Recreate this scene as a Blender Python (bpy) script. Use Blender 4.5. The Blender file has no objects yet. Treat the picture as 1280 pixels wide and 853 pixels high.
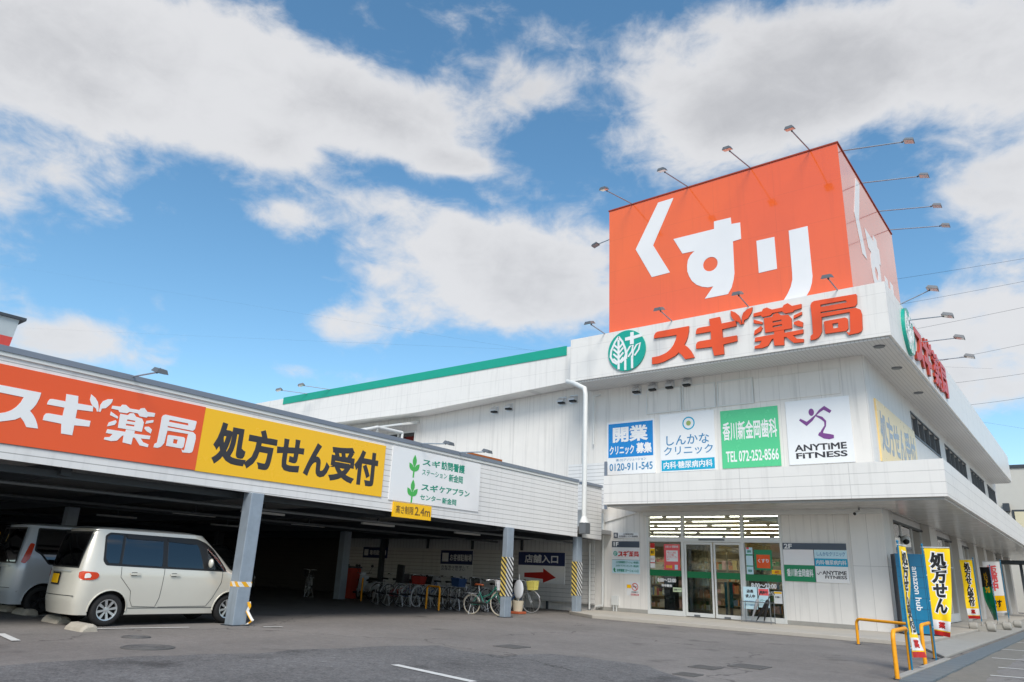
import bpy, bmesh, math, random
from mathutils import Vector, Matrix, noise
from mathutils.geometry import tessellate_polygon
R = math.radians
random.seed(7)
S = bpy.context.scene
COL = S.collection

# ------------------------------------------------------------------ camera
CAM_R = Vector((0.78809011, 0.61410799, 0.04225337))
CAM_U = Vector((0.15630175, -0.26603075, 0.95120839))
CAM_F = Vector((-0.59538537, 0.74303365, 0.30564236))
EYE = Vector((0, 0, 1.25))
FPX = 900.67
cd = bpy.data.cameras.new('camera')
cd.sensor_width = 36.0
cd.lens = FPX / 1280 * 36
cd.clip_start = 0.1
cd.clip_end = 3000
cam = bpy.data.objects.new('camera', cd)
m = Matrix((( CAM_R.x, CAM_U.x, -CAM_F.x, EYE.x), (CAM_R.y, CAM_U.y, -CAM_F.y, EYE.y), (CAM_R.z, CAM_U.z, -CAM_F.z, EYE.z), (0, 0, 0, 1)))
cam.matrix_world = m
COL.objects.link(cam)
S.camera = cam

# measuring helpers: where a sight line of the photo meets a real plane of the place
def sight(u, v):
    return CAM_R * (u - 640) + CAM_U * (426.5 - v) + CAM_F * FPX
def at_x(X, u, v):
    d = sight(u, v); return EYE + d * ((X - EYE.x) / d.x)
def at_y(Y, u, v):
    d = sight(u, v); return EYE + d * ((Y - EYE.y) / d.y)
def at_z(Z, u, v):
    d = sight(u, v); return EYE + d * ((Z - EYE.z) / d.z)

# ------------------------------------------------------------------ light, exposure
SUN_EL, SUN_AZ = 46.0, 38.0          # azimuth measured from -Y towards +X
sd = Vector((math.sin(R(SUN_AZ)) * math.cos(R(SUN_EL)), -math.cos(R(SUN_AZ)) * math.cos(R(SUN_EL)), math.sin(R(SUN_EL))))
sl = bpy.data.lights.new('sun', 'SUN')
sl.energy = 2.1
sl.angle = R(26)
sl.color = (1.0, 0.94, 0.85)
so = bpy.data.objects.new('sun', sl)
so.rotation_euler = sd.to_track_quat('Z', 'Y').to_euler()
COL.objects.link(so)
S.view_settings.view_transform = 'Standard'
S.view_settings.look = 'None'
S.view_settings.gamma = 1
S.view_settings.exposure = 0.68

W = bpy.data.worlds.new('World')
S.world = W
W.use_nodes = True
nt = W.node_tree
nt.nodes.clear()
def N(tree, t, **kw):
    n = tree.nodes.new(t)
    for k, v in kw.items():
        setattr(n, k, v)
    return n
def mathn(tree, op, a, b=None, c=None, clamp=False):
    n = N(tree, 'ShaderNodeMath', operation=op, use_clamp=clamp)
    for i, x in enumerate((a, b, c)):
        if x is None: continue
        if isinstance(x, (int, float)): n.inputs[i].default_value = x
        else: tree.links.new(x, n.inputs[i])
    return n.outputs[0]
SKY_K = 0.115
sky = N(nt, 'ShaderNodeTexSky', sky_type='NISHITA', sun_disc=False)
sky.sun_elevation = R(SUN_EL)
sky.sun_rotation = math.atan2(sd.x, sd.y)
sky.air_density = 1.0; sky.dust_density = 0.6; sky.ozone_density = 2.0
tc = N(nt, 'ShaderNodeTexCoord')
DIR = tc.outputs['Generated']
def dotn(vec):
    n = N(nt, 'ShaderNodeVectorMath', operation='DOT_PRODUCT')
    nt.links.new(DIR, n.inputs[0]); n.inputs[1].default_value = vec
    return n.outputs['Value']
# banks of cloud: (direction given by a sight line, half widths in px of the photo, weight)
CLOUDS = [(270, 70, 250, 85, 1.0), (110, 60, 90, 75, .5), (470, 140, 125, 45, .85), (345, 195, 70, 30, .75), (200, 150, 120, 50, .5), (565, 205, 70, 20, .8),
          (470, 250, 70, 22, .7), (350, 268, 50, 24, .75), (560, 305, 150, 42, .95), (600, 370, 160, 46, .85), (430, 408, 60, 28, .75), (720, 350, 130, 90, .8),
          (100, 425, 72, 34, .85), (850, 70, 210, 66, .95), (900, 165, 140, 44, .75), (1130, 80, 190, 74, .95), (650, 110, 60, 40, .5), (1010, 110, 110, 60, .5),
          (1245, 250, 75, 40, .6), (1220, 405, 130, 50, .9), (1225, 490, 120, 36, .65), (400, 470, 200, 18, .3), (560, 10, 120, 40, .4),
          (-160, 60, 200, 160, .7), (-300, 300, 260, 120, .8), (1560, 240, 170, 190, 1.3)]
tot = None
for (u, v, hw, hh, wt) in CLOUDS:
    c = sight(u, v).normalized()
    a = Vector((0, 0, 1)).cross(c).normalized() * -1
    b = c.cross(a) * -1
    if a.dot(CAM_R) < 0: a = -a
    if b.z < 0: b = -b
    du, dv = hw / FPX, hh / FPX
    dc = dotn(c)
    x = mathn(nt, 'DIVIDE', mathn(nt, 'DIVIDE', dotn(a), dc), du)
    y = mathn(nt, 'DIVIDE', mathn(nt, 'DIVIDE', dotn(b), dc), dv)
    r2 = mathn(nt, 'ADD', mathn(nt, 'MULTIPLY', x, x), mathn(nt, 'MULTIPLY', y, y))
    g = mathn(nt, 'MULTIPLY', mathn(nt, 'POWER', 2.71828, mathn(nt, 'MULTIPLY', r2, -1.0)), wt * .92)
    g = mathn(nt, 'MULTIPLY', g, mathn(nt, 'GREATER_THAN', dc, 0.05))
    tot = g if tot is None else mathn(nt, 'ADD', tot, g)
# clouds elsewhere in the sky (behind the camera), broken cover
n0 = N(nt, 'ShaderNodeTexNoise'); n0.inputs['Scale'].default_value = 2.2; n0.inputs['Detail'].default_value = 3
nt.links.new(DIR, n0.inputs['Vector'])
behind = mathn(nt, 'MULTIPLY_ADD', dotn(CAM_F), -2.5, 0.6, clamp=True)
other = mathn(nt, 'MULTIPLY', mathn(nt, 'MULTIPLY', n0.outputs['Fac'], 1.15), behind)
tot = mathn(nt, 'ADD', tot, other)
# warped fine noise gives the broken outlines
mp = N(nt, 'ShaderNodeMapping'); mp.inputs['Scale'].default_value = (1, 1, 1.7)
nt.links.new(DIR, mp.inputs['Vector'])
n1 = N(nt, 'ShaderNodeTexNoise'); n1.inputs['Scale'].default_value = 5.5; n1.inputs['Detail'].default_value = 9; n1.inputs['Roughness'].default_value = .58; n1.inputs['Distortion'].default_value = .25
nt.links.new(mp.outputs[0], n1.inputs['Vector'])
n2 = N(nt, 'ShaderNodeTexNoise'); n2.inputs['Scale'].default_value = 3.2; n2.inputs['Detail'].default_value = 6; n2.inputs['Roughness'].default_value = .5
mp2 = N(nt, 'ShaderNodeMapping'); mp2.inputs['Location'].default_value = (3.1, 1.7, .12); mp2.inputs['Scale'].default_value = (1, 1, 1.5)
nt.links.new(DIR, mp2.inputs['Vector']); nt.links.new(mp2.outputs[0], n2.inputs['Vector'])
field = mathn(nt, 'ADD', tot, mathn(nt, 'MULTIPLY', mathn(nt, 'SUBTRACT', n1.outputs['Fac'], .5), 1.5))
n3 = N(nt, 'ShaderNodeTexNoise'); n3.inputs['Scale'].default_value = 17; n3.inputs['Detail'].default_value = 8; n3.inputs['Roughness'].default_value = .6; n3.inputs['Distortion'].default_value = .4
nt.links.new(mp.outputs[0], n3.inputs['Vector'])
field = mathn(nt, 'ADD', field, mathn(nt, 'MULTIPLY', mathn(nt, 'SUBTRACT', n3.outputs['Fac'], .5), .85))
dens = N(nt, 'ShaderNodeMapRange', interpolation_type='SMOOTHSTEP')
nt.links.new(field, dens.inputs['Value'])
dens.inputs['From Min'].default_value = .36; dens.inputs['From Max'].default_value = .92
thick = N(nt, 'ShaderNodeMapRange', interpolation_type='SMOOTHSTEP')
nt.links.new(mathn(nt, 'ADD', field, mathn(nt, 'MULTIPLY', mathn(nt, 'SUBTRACT', n2.outputs['Fac'], .5), 1.6)), thick.inputs['Value'])
thick.inputs['From Min'].default_value = .75; thick.inputs['From Max'].default_value = 2.0
cc = N(nt, 'ShaderNodeMix', data_type='RGBA')
cc.inputs['A'].default_value = (0.49, 0.49, 0.498, 1); cc.inputs['B'].default_value = (0.335, 0.337, 0.35, 1)
nt.links.new(thick.outputs[0], cc.inputs['Factor'])
bg1 = N(nt, 'ShaderNodeBackground'); bg1.inputs['Strength'].default_value = SKY_K
hs = N(nt, 'ShaderNodeHueSaturation'); hs.inputs['Saturation'].default_value = 1.16; hs.inputs['Hue'].default_value = .488
nt.links.new(sky.outputs[0], hs.inputs['Color']); nt.links.new(hs.outputs[0], bg1.inputs['Color'])
bg2 = N(nt, 'ShaderNodeBackground'); bg2.inputs['Strength'].default_value = 1.0
nt.links.new(cc.outputs['Result'], bg2.inputs['Color'])
mx = N(nt, 'ShaderNodeMixShader')
nt.links.new(mathn(nt, 'MULTIPLY', dens.outputs[0], .94), mx.inputs[0]); nt.links.new(bg1.outputs[0], mx.inputs[1]); nt.links.new(bg2.outputs[0], mx.inputs[2])
wo = N(nt, 'ShaderNodeOutputWorld')
nt.links.new(mx.outputs[0], wo.inputs['Surface'])

# ------------------------------------------------------------------ materials
def lin(c):
    return tuple(((x / 255) / 12.92 if x <= 10 else (((x / 255) + .055) / 1.055) ** 2.4) for x in c)
MATS = {}
def pm(name, rgb, rough=.5, metal=0.0, var=.10, scale=2.0, bump=0.0, coat=0.0, joints=(), jdark=.45, streak=0.0, spec=.5, emit=0.0, bscale=None):
    """procedural painted surface: broad mottling, optional vertical dirt runs, panel joints and bump"""
    if name in MATS: return MATS[name]
    mt = bpy.data.materials.new(name); mt.use_nodes = True
    t = mt.node_tree; b = t.nodes['Principled BSDF']
    base = lin(rgb) if max(rgb) > 1 else rgb
    b.inputs['Roughness'].default_value = rough; b.inputs['Metallic'].default_value = metal
    b.inputs['Specular IOR Level'].default_value = spec
    b.inputs['Coat Weight'].default_value = coat; b.inputs['Coat Roughness'].default_value = .06
    geo = N(t, 'ShaderNodeNewGeometry'); tcx = N(t, 'ShaderNodeTexCoord')
    no = N(t, 'ShaderNodeTexNoise'); no.inputs['Scale'].default_value = scale; no.inputs['Detail'].default_value = 6; no.inputs['Roughness'].default_value = .62
    t.links.new(tcx.outputs['Object'], no.inputs['Vector'])
    fac = mathn(t, 'MULTIPLY_ADD', mathn(t, 'SUBTRACT', no.outputs['Fac'], .5), var * 2.6, 1.0)
    if streak:
        mpx = N(t, 'ShaderNodeMapping'); mpx.inputs['Scale'].default_value = (4.5, 4.5, .22)
        t.links.new(tcx.outputs['Object'], mpx.inputs['Vector'])
        ns = N(t, 'ShaderNodeTexNoise'); ns.inputs['Scale'].default_value = 1.6; ns.inputs['Detail'].default_value = 5
        t.links.new(mpx.outputs[0], ns.inputs['Vector'])
        st = mathn(t, 'MULTIPLY', mathn(t, 'SUBTRACT', ns.outputs['Fac'], .52, clamp=True), streak * 4)
        fac = mathn(t, 'MULTIPLY', fac, mathn(t, 'SUBTRACT', 1.0, st, clamp=True))
    if joints:
        sx = N(t, 'ShaderNodeSeparateXYZ'); t.links.new(geo.outputs['Position'], sx.inputs[0])
        tot_j = None
        for (ax, per, off, wd) in joints:
            fr = mathn(t, 'FRACT', mathn(t, 'DIVIDE', mathn(t, 'SUBTRACT', sx.outputs['XYZ'.index(ax)], off), per))
            j = mathn(t, 'LESS_THAN', fr, wd / per)
            tot_j = j if tot_j is None else mathn(t, 'MAXIMUM', tot_j, j)
        fac = mathn(t, 'MULTIPLY', fac, mathn(t, 'SUBTRACT', 1.0, mathn(t, 'MULTIPLY', tot_j, jdark)))
    vm = N(t, 'ShaderNodeVectorMath', operation='SCALE')
    vm.inputs[0].default_value = base; t.links.new(fac, vm.inputs['Scale'])
    t.links.new(vm.outputs[0], b.inputs['Base Color'])
    rv = mathn(t, 'MULTIPLY_ADD', mathn(t, 'SUBTRACT', no.outputs['Fac'], .5), .25, rough, clamp=True)
    t.links.new(rv, b.inputs['Roughness'])
    if bump:
        nb = N(t, 'ShaderNodeTexNoise'); nb.inputs['Scale'].default_value = bscale or scale * 12; nb.inputs['Detail'].default_value = 5
        t.links.new(tcx.outputs['Object'], nb.inputs['Vector'])
        bp = N(t, 'ShaderNodeBump'); bp.inputs['Strength'].default_value = bump; bp.inputs['Distance'].default_value = .02
        t.links.new(nb.outputs['Fac'], bp.inputs['Height']); t.links.new(bp.outputs[0], b.inputs['Normal'])
    if emit:
        b.inputs['Emission Color'].default_value = (*base, 1); b.inputs['Emission Strength'].default_value = emit
    MATS[name] = mt
    return mt

def glass_mat(name, tint=(.9, .95, .94), mirror=1.0, see=.93):
    if name in MATS: return MATS[name]
    mt = bpy.data.materials.new(name); mt.use_nodes = True
    t = mt.node_tree; t.nodes.clear()
    tr = N(t, 'ShaderNodeBsdfTransparent'); tr.inputs[0].default_value = (tint[0] * see, tint[1] * see, tint[2] * see, 1)
    gl = N(t, 'ShaderNodeBsdfGlossy'); gl.inputs['Roughness'].default_value = .02
    no = N(t, 'ShaderNodeTexNoise'); no.inputs['Scale'].default_value = .7
    bp = N(t, 'ShaderNodeBump'); bp.inputs['Strength'].default_value = .03; bp.inputs['Distance'].default_value = .02
    t.links.new(no.outputs['Fac'], bp.inputs['Height']); t.links.new(bp.outputs[0], gl.inputs['Normal'])
    fr = N(t, 'ShaderNodeFresnel'); fr.inputs['IOR'].default_value = 1.52
    mxs = N(t, 'ShaderNodeMixShader'); out = N(t, 'ShaderNodeOutputMaterial')
    t.links.new(mathn(t, 'MULTIPLY', fr.outputs[0], mirror), mxs.inputs[0]); t.links.new(tr.outputs[0], mxs.inputs[1]); t.links.new(gl.outputs[0], mxs.inputs[2])
    t.links.new(mxs.outputs[0], out.inputs['Surface'])
    MATS[name] = mt
    return mt

def asphalt_mat(name, dark, light, speck, rough=.88, patchscale=.35, tint=(1, 1, 1), cracks=True):
    mt = bpy.data.materials.new(name); mt.use_nodes = True
    t = mt.node_tree; b = t.nodes['Principled BSDF']; tcx = N(t, 'ShaderNodeTexCoord')
    big = N(t, 'ShaderNodeTexNoise'); big.inputs['Scale'].default_value = patchscale; big.inputs['Detail'].default_value = 7; big.inputs['Roughness'].default_value = .6
    fine = N(t, 'ShaderNodeTexNoise'); fine.inputs['Scale'].default_value = 30; fine.inputs['Detail'].default_value = 4; fine.inputs['Roughness'].default_value = .7
    vor = N(t, 'ShaderNodeTexVoronoi'); vor.inputs['Scale'].default_value = 36
    mid = N(t, 'ShaderNodeTexNoise'); mid.inputs['Scale'].default_value = 6; mid.inputs['Detail'].default_value = 5
    for n in (big, fine, vor, mid): t.links.new(tcx.outputs['Object'], n.inputs['Vector'])
    cr = N(t, 'ShaderNodeMix', data_type='RGBA')
    cr.inputs['A'].default_value = (dark * tint[0], dark * tint[1], dark * tint[2], 1); cr.inputs['B'].default_value = (light * tint[0], light * tint[1], light * tint[2], 1)
    mr = N(t, 'ShaderNodeMapRange'); t.links.new(big.outputs['Fac'], mr.inputs['Value']); mr.inputs['From Min'].default_value = .32; mr.inputs['From Max'].default_value = .68
    t.links.new(mr.outputs[0], cr.inputs['Factor'])
    f = mathn(t, 'MULTIPLY_ADD', mathn(t, 'SUBTRACT', fine.outputs['Fac'], .5), speck, 1.0)
    f = mathn(t, 'MULTIPLY', f, mathn(t, 'MULTIPLY_ADD', mathn(t, 'SUBTRACT', mid.outputs['Fac'], .5), .3, 1.0))
    gr_ = N(t, 'ShaderNodeTexNoise'); gr_.inputs['Scale'].default_value = 8; gr_.inputs['Detail'].default_value = 9; gr_.inputs['Roughness'].default_value = .85
    t.links.new(tcx.outputs['Object'], gr_.inputs['Vector'])
    f = mathn(t, 'MULTIPLY', f, mathn(t, 'MULTIPLY_ADD', mathn(t, 'SUBTRACT', gr_.outputs['Fac'], .5), speck * 1.1, 1.0))
    vc = mathn(t, 'LESS_THAN', vor.outputs['Distance'], .16)
    f = mathn(t, 'ADD', f, mathn(t, 'MULTIPLY', vc, speck * .3))
    if cracks:
        ck = N(t, 'ShaderNodeTexVoronoi', feature='DISTANCE_TO_EDGE'); ck.inputs['Scale'].default_value = .16
        wp = N(t, 'ShaderNodeTexNoise'); wp.inputs['Scale'].default_value = 1.1; wp.inputs['Detail'].default_value = 5
        av = N(t, 'ShaderNodeVectorMath', operation='MULTIPLY_ADD'); t.links.new(tcx.outputs['Object'], wp.inputs['Vector'])
        t.links.new(wp.outputs['Color'], av.inputs[0]); av.inputs[1].default_value = (1.8, 1.8, 0); t.links.new(tcx.outputs['Object'], av.inputs[2])
        t.links.new(av.outputs[0], ck.inputs['Vector'])
        cl = mathn(t, 'LESS_THAN', ck.outputs['Distance'], .0034)
        cl = mathn(t, 'MULTIPLY', cl, mathn(t, 'GREATER_THAN', big.outputs['Fac'], .44))
        f = mathn(t, 'MULTIPLY', f, mathn(t, 'SUBTRACT', 1.0, mathn(t, 'MULTIPLY', cl, .45)))
        # oil and tyre stains
        os_ = N(t, 'ShaderNodeTexNoise'); os_.inputs['Scale'].default_value = .9; os_.inputs['Detail'].default_value = 4
        t.links.new(tcx.outputs['Object'], os_.inputs['Vector'])
        ot = N(t, 'ShaderNodeMapRange', interpolation_type='SMOOTHSTEP'); t.links.new(os_.outputs['Fac'], ot.inputs['Value']); ot.inputs['From Min'].default_value = .6; ot.inputs['From Max'].default_value = .75
        f = mathn(t, 'MULTIPLY', f, mathn(t, 'SUBTRACT', 1.0, mathn(t, 'MULTIPLY', ot.outputs[0], .42)))
    vm = N(t, 'ShaderNodeVectorMath', operation='SCALE'); t.links.new(cr.outputs['Result'], vm.inputs[0]); t.links.new(f, vm.inputs['Scale'])
    t.links.new(vm.outputs[0], b.inputs['Base Color'])
    b.inputs['Roughness'].default_value = rough; b.inputs['Specular IOR Level'].default_value = .35
    bp = N(t, 'ShaderNodeBump'); bp.inputs['Strength'].default_value = .5; bp.inputs['Distance'].default_value = .012
    t.links.new(fine.outputs['Fac'], bp.inputs['Height']); t.links.new(bp.outputs[0], b.inputs['Normal'])
    return mt

WHITE = (226, 227, 227)
M = dict(
    wall=pm('white_wall_panel', (226, 223, 218), .55, var=.05, joints=[('X', .66, -4.93, .014)], jdark=.22, streak=.2),
    pillar=pm('pillar_panel', (228, 225, 220), .5, var=.05, joints=[('X', .475, -5.3, .012), ('Z', 6, 1.86, .014)], jdark=.35, streak=.1),
    wall_low=pm('shade_toned_bay_panel', (196, 192, 186), .35, var=.08, joints=[('Y', .62, 23.84, .014)], jdark=.3, streak=.1),  # greyer than the upper side wall: shade under the overhang put into the colour
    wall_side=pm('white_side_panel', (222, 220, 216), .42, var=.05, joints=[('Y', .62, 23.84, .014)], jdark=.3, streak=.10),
    band=pm('white_band_panel', (228, 226, 222), .38, var=.04, joints=[('Z', .30, 3.63, .018), ('X', 3.1, -8.2, .016)], jdark=.3, streak=.16),
    fascia=pm('white_fascia_panel', (228, 226, 222), .38, var=.04, joints=[('Z', .62, 8.42, .014), ('X', 1.9, -5.5, .012)], jdark=.18, streak=.16),
    soffit=pm('soffit_slats', (205, 203, 200), .5, var=.05, joints=[('X', .12, 0, .016)], jdark=.35),
    soffit2=pm('soffit_boards', (186, 183, 178), .22, var=.08, joints=[('Y', .9, 0, .015)], jdark=.3),
    siding=pm('lap_siding', (222, 222, 221), .45, var=.05, joints=[('Z', .135, 2.50, .016)], jdark=.5, streak=.12),
    siding_wall=pm('shed_wall_siding', (218, 217, 214), .5, var=.06, joints=[('Z', .15, .30, .016)], jdark=.45, streak=.15),
    sheet=pm('corrugated_sheet', (215, 217, 217), .5, var=.06, joints=[('X', .2, 0, .03)], jdark=.22),
    conc=pm('concrete', (176, 170, 160), .85, var=.14, scale=1.5, bump=.25, streak=0),
    conc2=pm('pale_concrete', (158, 156, 150), .85, var=.16, scale=2.5, bump=.3),
    block=pm('wheel_stop_concrete', (172, 165, 152), .9, var=.22, scale=7, bump=.5, bscale=40),
    wmetal=pm('white_metal', (214, 216, 214), .4, var=.05),
    steel=pm('galvanised_steel', (148, 160, 172), .5, metal=.25, var=.16, scale=5, streak=.12),
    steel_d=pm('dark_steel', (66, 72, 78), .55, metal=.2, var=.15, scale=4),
    grey=pm('grey_metal', (105, 110, 115), .5, metal=.3, var=.1, scale=6),
    coping=pm('coping_metal', (128, 136, 148), .45, metal=.3, var=.1, scale=2),
    rust=pm('rusty_coping', (165, 92, 40), .8, var=.3, scale=5),
    orange=pm('orange_panel', (238, 97, 28), .16, var=.03, scale=.8, coat=.8, joints=[('Z', 1.36, 10.0, .012), ('X', 2.2, -4.76, .012)], jdark=.14, streak=.06),
    orange_c=pm('orange_sign_film', (230, 84, 20), .22, var=.03, scale=.8, coat=.2),
    orange_l=pm('orange_letter', (230, 84, 36), .35, var=.04),
    red_l=pm('red_letter', (196, 40, 34), .35, var=.05),
    orange_e=pm('letter_edge', (150, 54, 30), .5, var=.05),
    teal=pm('teal_stripe', (20, 158, 134), .4, var=.05),
    teal_l=pm('teal_disc', (18, 160, 142), .3, var=.03),
    white_f=pm('white_film', (232, 233, 234), .3, var=.02),
    white_m=pm('white_sign_face', (230, 231, 232), .22, var=.025, coat=.4),
    flag_y=pm('flag_yellow_cloth', (253, 212, 4), .7, var=.04),
    yellow=pm('yellow_sign_film', (246, 190, 2), .25, var=.03, scale=.8, coat=.15),
    ink=pm('dark_ink', (52, 50, 54), .4, var=.03),
    black=pm('black_ink', (22, 22, 24), .4, var=.03),
    blue=pm('blue_sign_film', (16, 128, 200), .25, var=.03, coat=.15),
    bluetxt=pm('blue_ink', (60, 130, 175), .4, var=.03),
    cyan=pm('cyan_film', (20, 160, 196), .25, var=.03),
    mint=pm('mint_film', (84, 196, 138), .25, var=.03, coat=.1),
    green=pm('green_film', (8, 134, 88), .3, var=.04),
    green_g=pm('green_glass_strip', (10, 112, 66), .35, var=.05),
    leaf=pm('leaf_green_ink', (74, 176, 84), .35, var=.05),
    tealtxt=pm('teal_ink', (18, 140, 116), .35, var=.03),
    purple=pm('purple_ink', (122, 66, 134), .35, var=.03),
    navy=pm('navy_film', (18, 40, 92), .35, var=.04),
    slate=pm('slate_film', (72, 82, 96), .35, var=.04),
    red=pm('red_paint', (190, 30, 24), .45, var=.08),
    redbox=pm('faded_red_paint', (176, 54, 34), .6, var=.12),
    yellow_p=pm('yellow_barrier_paint', (240, 160, 6), .5, var=.2, scale=14, bump=.15),
    skyblue=pm('pale_blue_sheet', (196, 226, 236), .4, var=.05),
    pink=pm('pink_sheet', (226, 94, 98), .4, var=.05),
    locker=pm('blue_locker_paint', (0, 112, 152), .35, var=.05),
    locker_d=pm('dark_locker_side', (22, 30, 42), .4, var=.05),
    tyre=pm('tyre_rubber', (28, 28, 29), .8, var=.12, scale=12),
    alloy=pm('alloy_wheel', (196, 198, 200), .3, metal=.75, var=.05),
    darkalloy=pm('dark_alloy_wheel', (60, 62, 66), .3, metal=.8, var=.08),
    chrome=pm('bright_metal', (214, 216, 218), .3, metal=.6, var=.06),
    plast=pm('black_plastic', (26, 27, 29), .5, var=.08),
    paint_s=pm('champagne_silver_paint', (215, 212, 201), .34, metal=.2, var=.03, coat=.8),
    paint_g=pm('cool_silver_paint', (206, 212, 218), .32, metal=.2, var=.03, coat=.8),
    paint_d=pm('dark_car_paint', (30, 32, 36), .3, metal=.3, var=.03, coat=.8),
    lamp_r=pm('red_tail_lens', (206, 60, 22), .15, var=.08, coat=.6),
    lamp_c=pm('clear_lens', (225, 225, 222), .1, var=.03, coat=.6),
    roofmark=pm('road_paint', (208, 208, 204), .75, var=.22, scale=9, bump=.2),
    room=pm('shop_wall', (216, 204, 176), .7, var=.06),
    room_c=pm('shop_ceiling', (206, 196, 170), .8, var=.05),
    room_f=pm('shop_floor', (170, 160, 140), .35, var=.06),
    shelf=pm('shelf_beige', (186, 172, 146), .6, var=.06),
    tube=pm('lit_tube', (1.0, .93, .78), .5, var=0, emit=9.0),
    curtain=pm('pale_curtain', (188, 182, 168), .8, var=.06, joints=[('Y', .28, 0, .05)], jdark=.3),
    dirt=pm('dirt_strip', (122, 119, 112), .95, var=.25, scale=5, bump=.6),
    drain=pm('drain_cover_steel', (116, 126, 132), .6, metal=.35, var=.15, scale=4, joints=[('Y', .5, 0, .03)], jdark=.4),
    cover=pm('worn_cover_iron', (96, 95, 94), .75, metal=.1, var=.25, scale=6),
    hub=pm('far_beige_render', (196, 194, 186), .8, var=.05),
)
for k_ in ('orange', 'white_m'): M[k_].node_tree.nodes['Principled BSDF'].inputs['Coat IOR'].default_value = 1.75
for k_ in ('paint_s', 'paint_g', 'paint_d'): M[k_].node_tree.nodes['Principled BSDF'].inputs['Coat Roughness'].default_value = .14
M['glass'] = glass_mat('shop_glass', see=.95, mirror=.9)
M['glass_d'] = glass_mat('tinted_glass', tint=(.22, .25, .27), see=.6, mirror=3.2)
M['glass_c'] = glass_mat('car_glass', tint=(.62, .68, .69), see=.85, mirror=2.8)
M['glass_w'] = glass_mat('office_glass', tint=(.35, .4, .42), see=.7, mirror=2.2)

def striped(name, c1, c2, per=.16, c3=None, slope=1.0):
    mt = bpy.data.materials.new(name); mt.use_nodes = True
    t = mt.node_tree; b = t.nodes['Principled BSDF']; tcx = N(t, 'ShaderNodeNewGeometry')
    sx = N(t, 'ShaderNodeSeparateXYZ'); t.links.new(tcx.outputs['Position'], sx.inputs[0])
    s = mathn(t, 'ADD', mathn(t, 'ADD', sx.outputs[1], sx.outputs[0]), mathn(t, 'MULTIPLY', sx.outputs[2], slope))
    fr = mathn(t, 'FRACT', mathn(t, 'DIVIDE', s, per))
    k = mathn(t, 'GREATER_THAN', fr, .5)
    mxn = N(t, 'ShaderNodeMix', data_type='RGBA'); mxn.inputs['A'].default_value = (*lin(c1), 1); mxn.inputs['B'].default_value = (*lin(c2), 1)
    t.links.new(k, mxn.inputs['Factor']); res = mxn.outputs['Result']
    if c3:
        nx = N(t, 'ShaderNodeSeparateXYZ'); t.links.new(tcx.outputs['Normal'], nx.inputs[0])
        k3 = mathn(t, 'MULTIPLY', mathn(t, 'LESS_THAN', nx.outputs[1], -.5), mathn(t, 'LESS_THAN', fr, .5))
        m3 = N(t, 'ShaderNodeMix', data_type='RGBA'); t.links.new(k3, m3.inputs['Factor']); t.links.new(res, m3.inputs['A']); m3.inputs['B'].default_value = (*lin(c3), 1)
        res = m3.outputs['Result']
    no = N(t, 'ShaderNodeTexNoise'); no.inputs['Scale'].default_value = 5
    vm = N(t, 'ShaderNodeVectorMath', operation='SCALE'); t.links.new(res, vm.inputs[0])
    t.links.new(mathn(t, 'MULTIPLY_ADD', no.outputs['Fac'], .4, .8), vm.inputs['Scale'])
    t.links.new(vm.outputs[0], b.inputs['Base Color']); b.inputs['Roughness'].default_value = .4
    return mt
M['tape'] = striped('hazard_tape', (206, 206, 204), (48, 48, 50), .15, c3=(214, 190, 104))
M['tape_y'] = striped('yellow_white_tape', (230, 168, 20), (222, 222, 218), .22)

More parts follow.
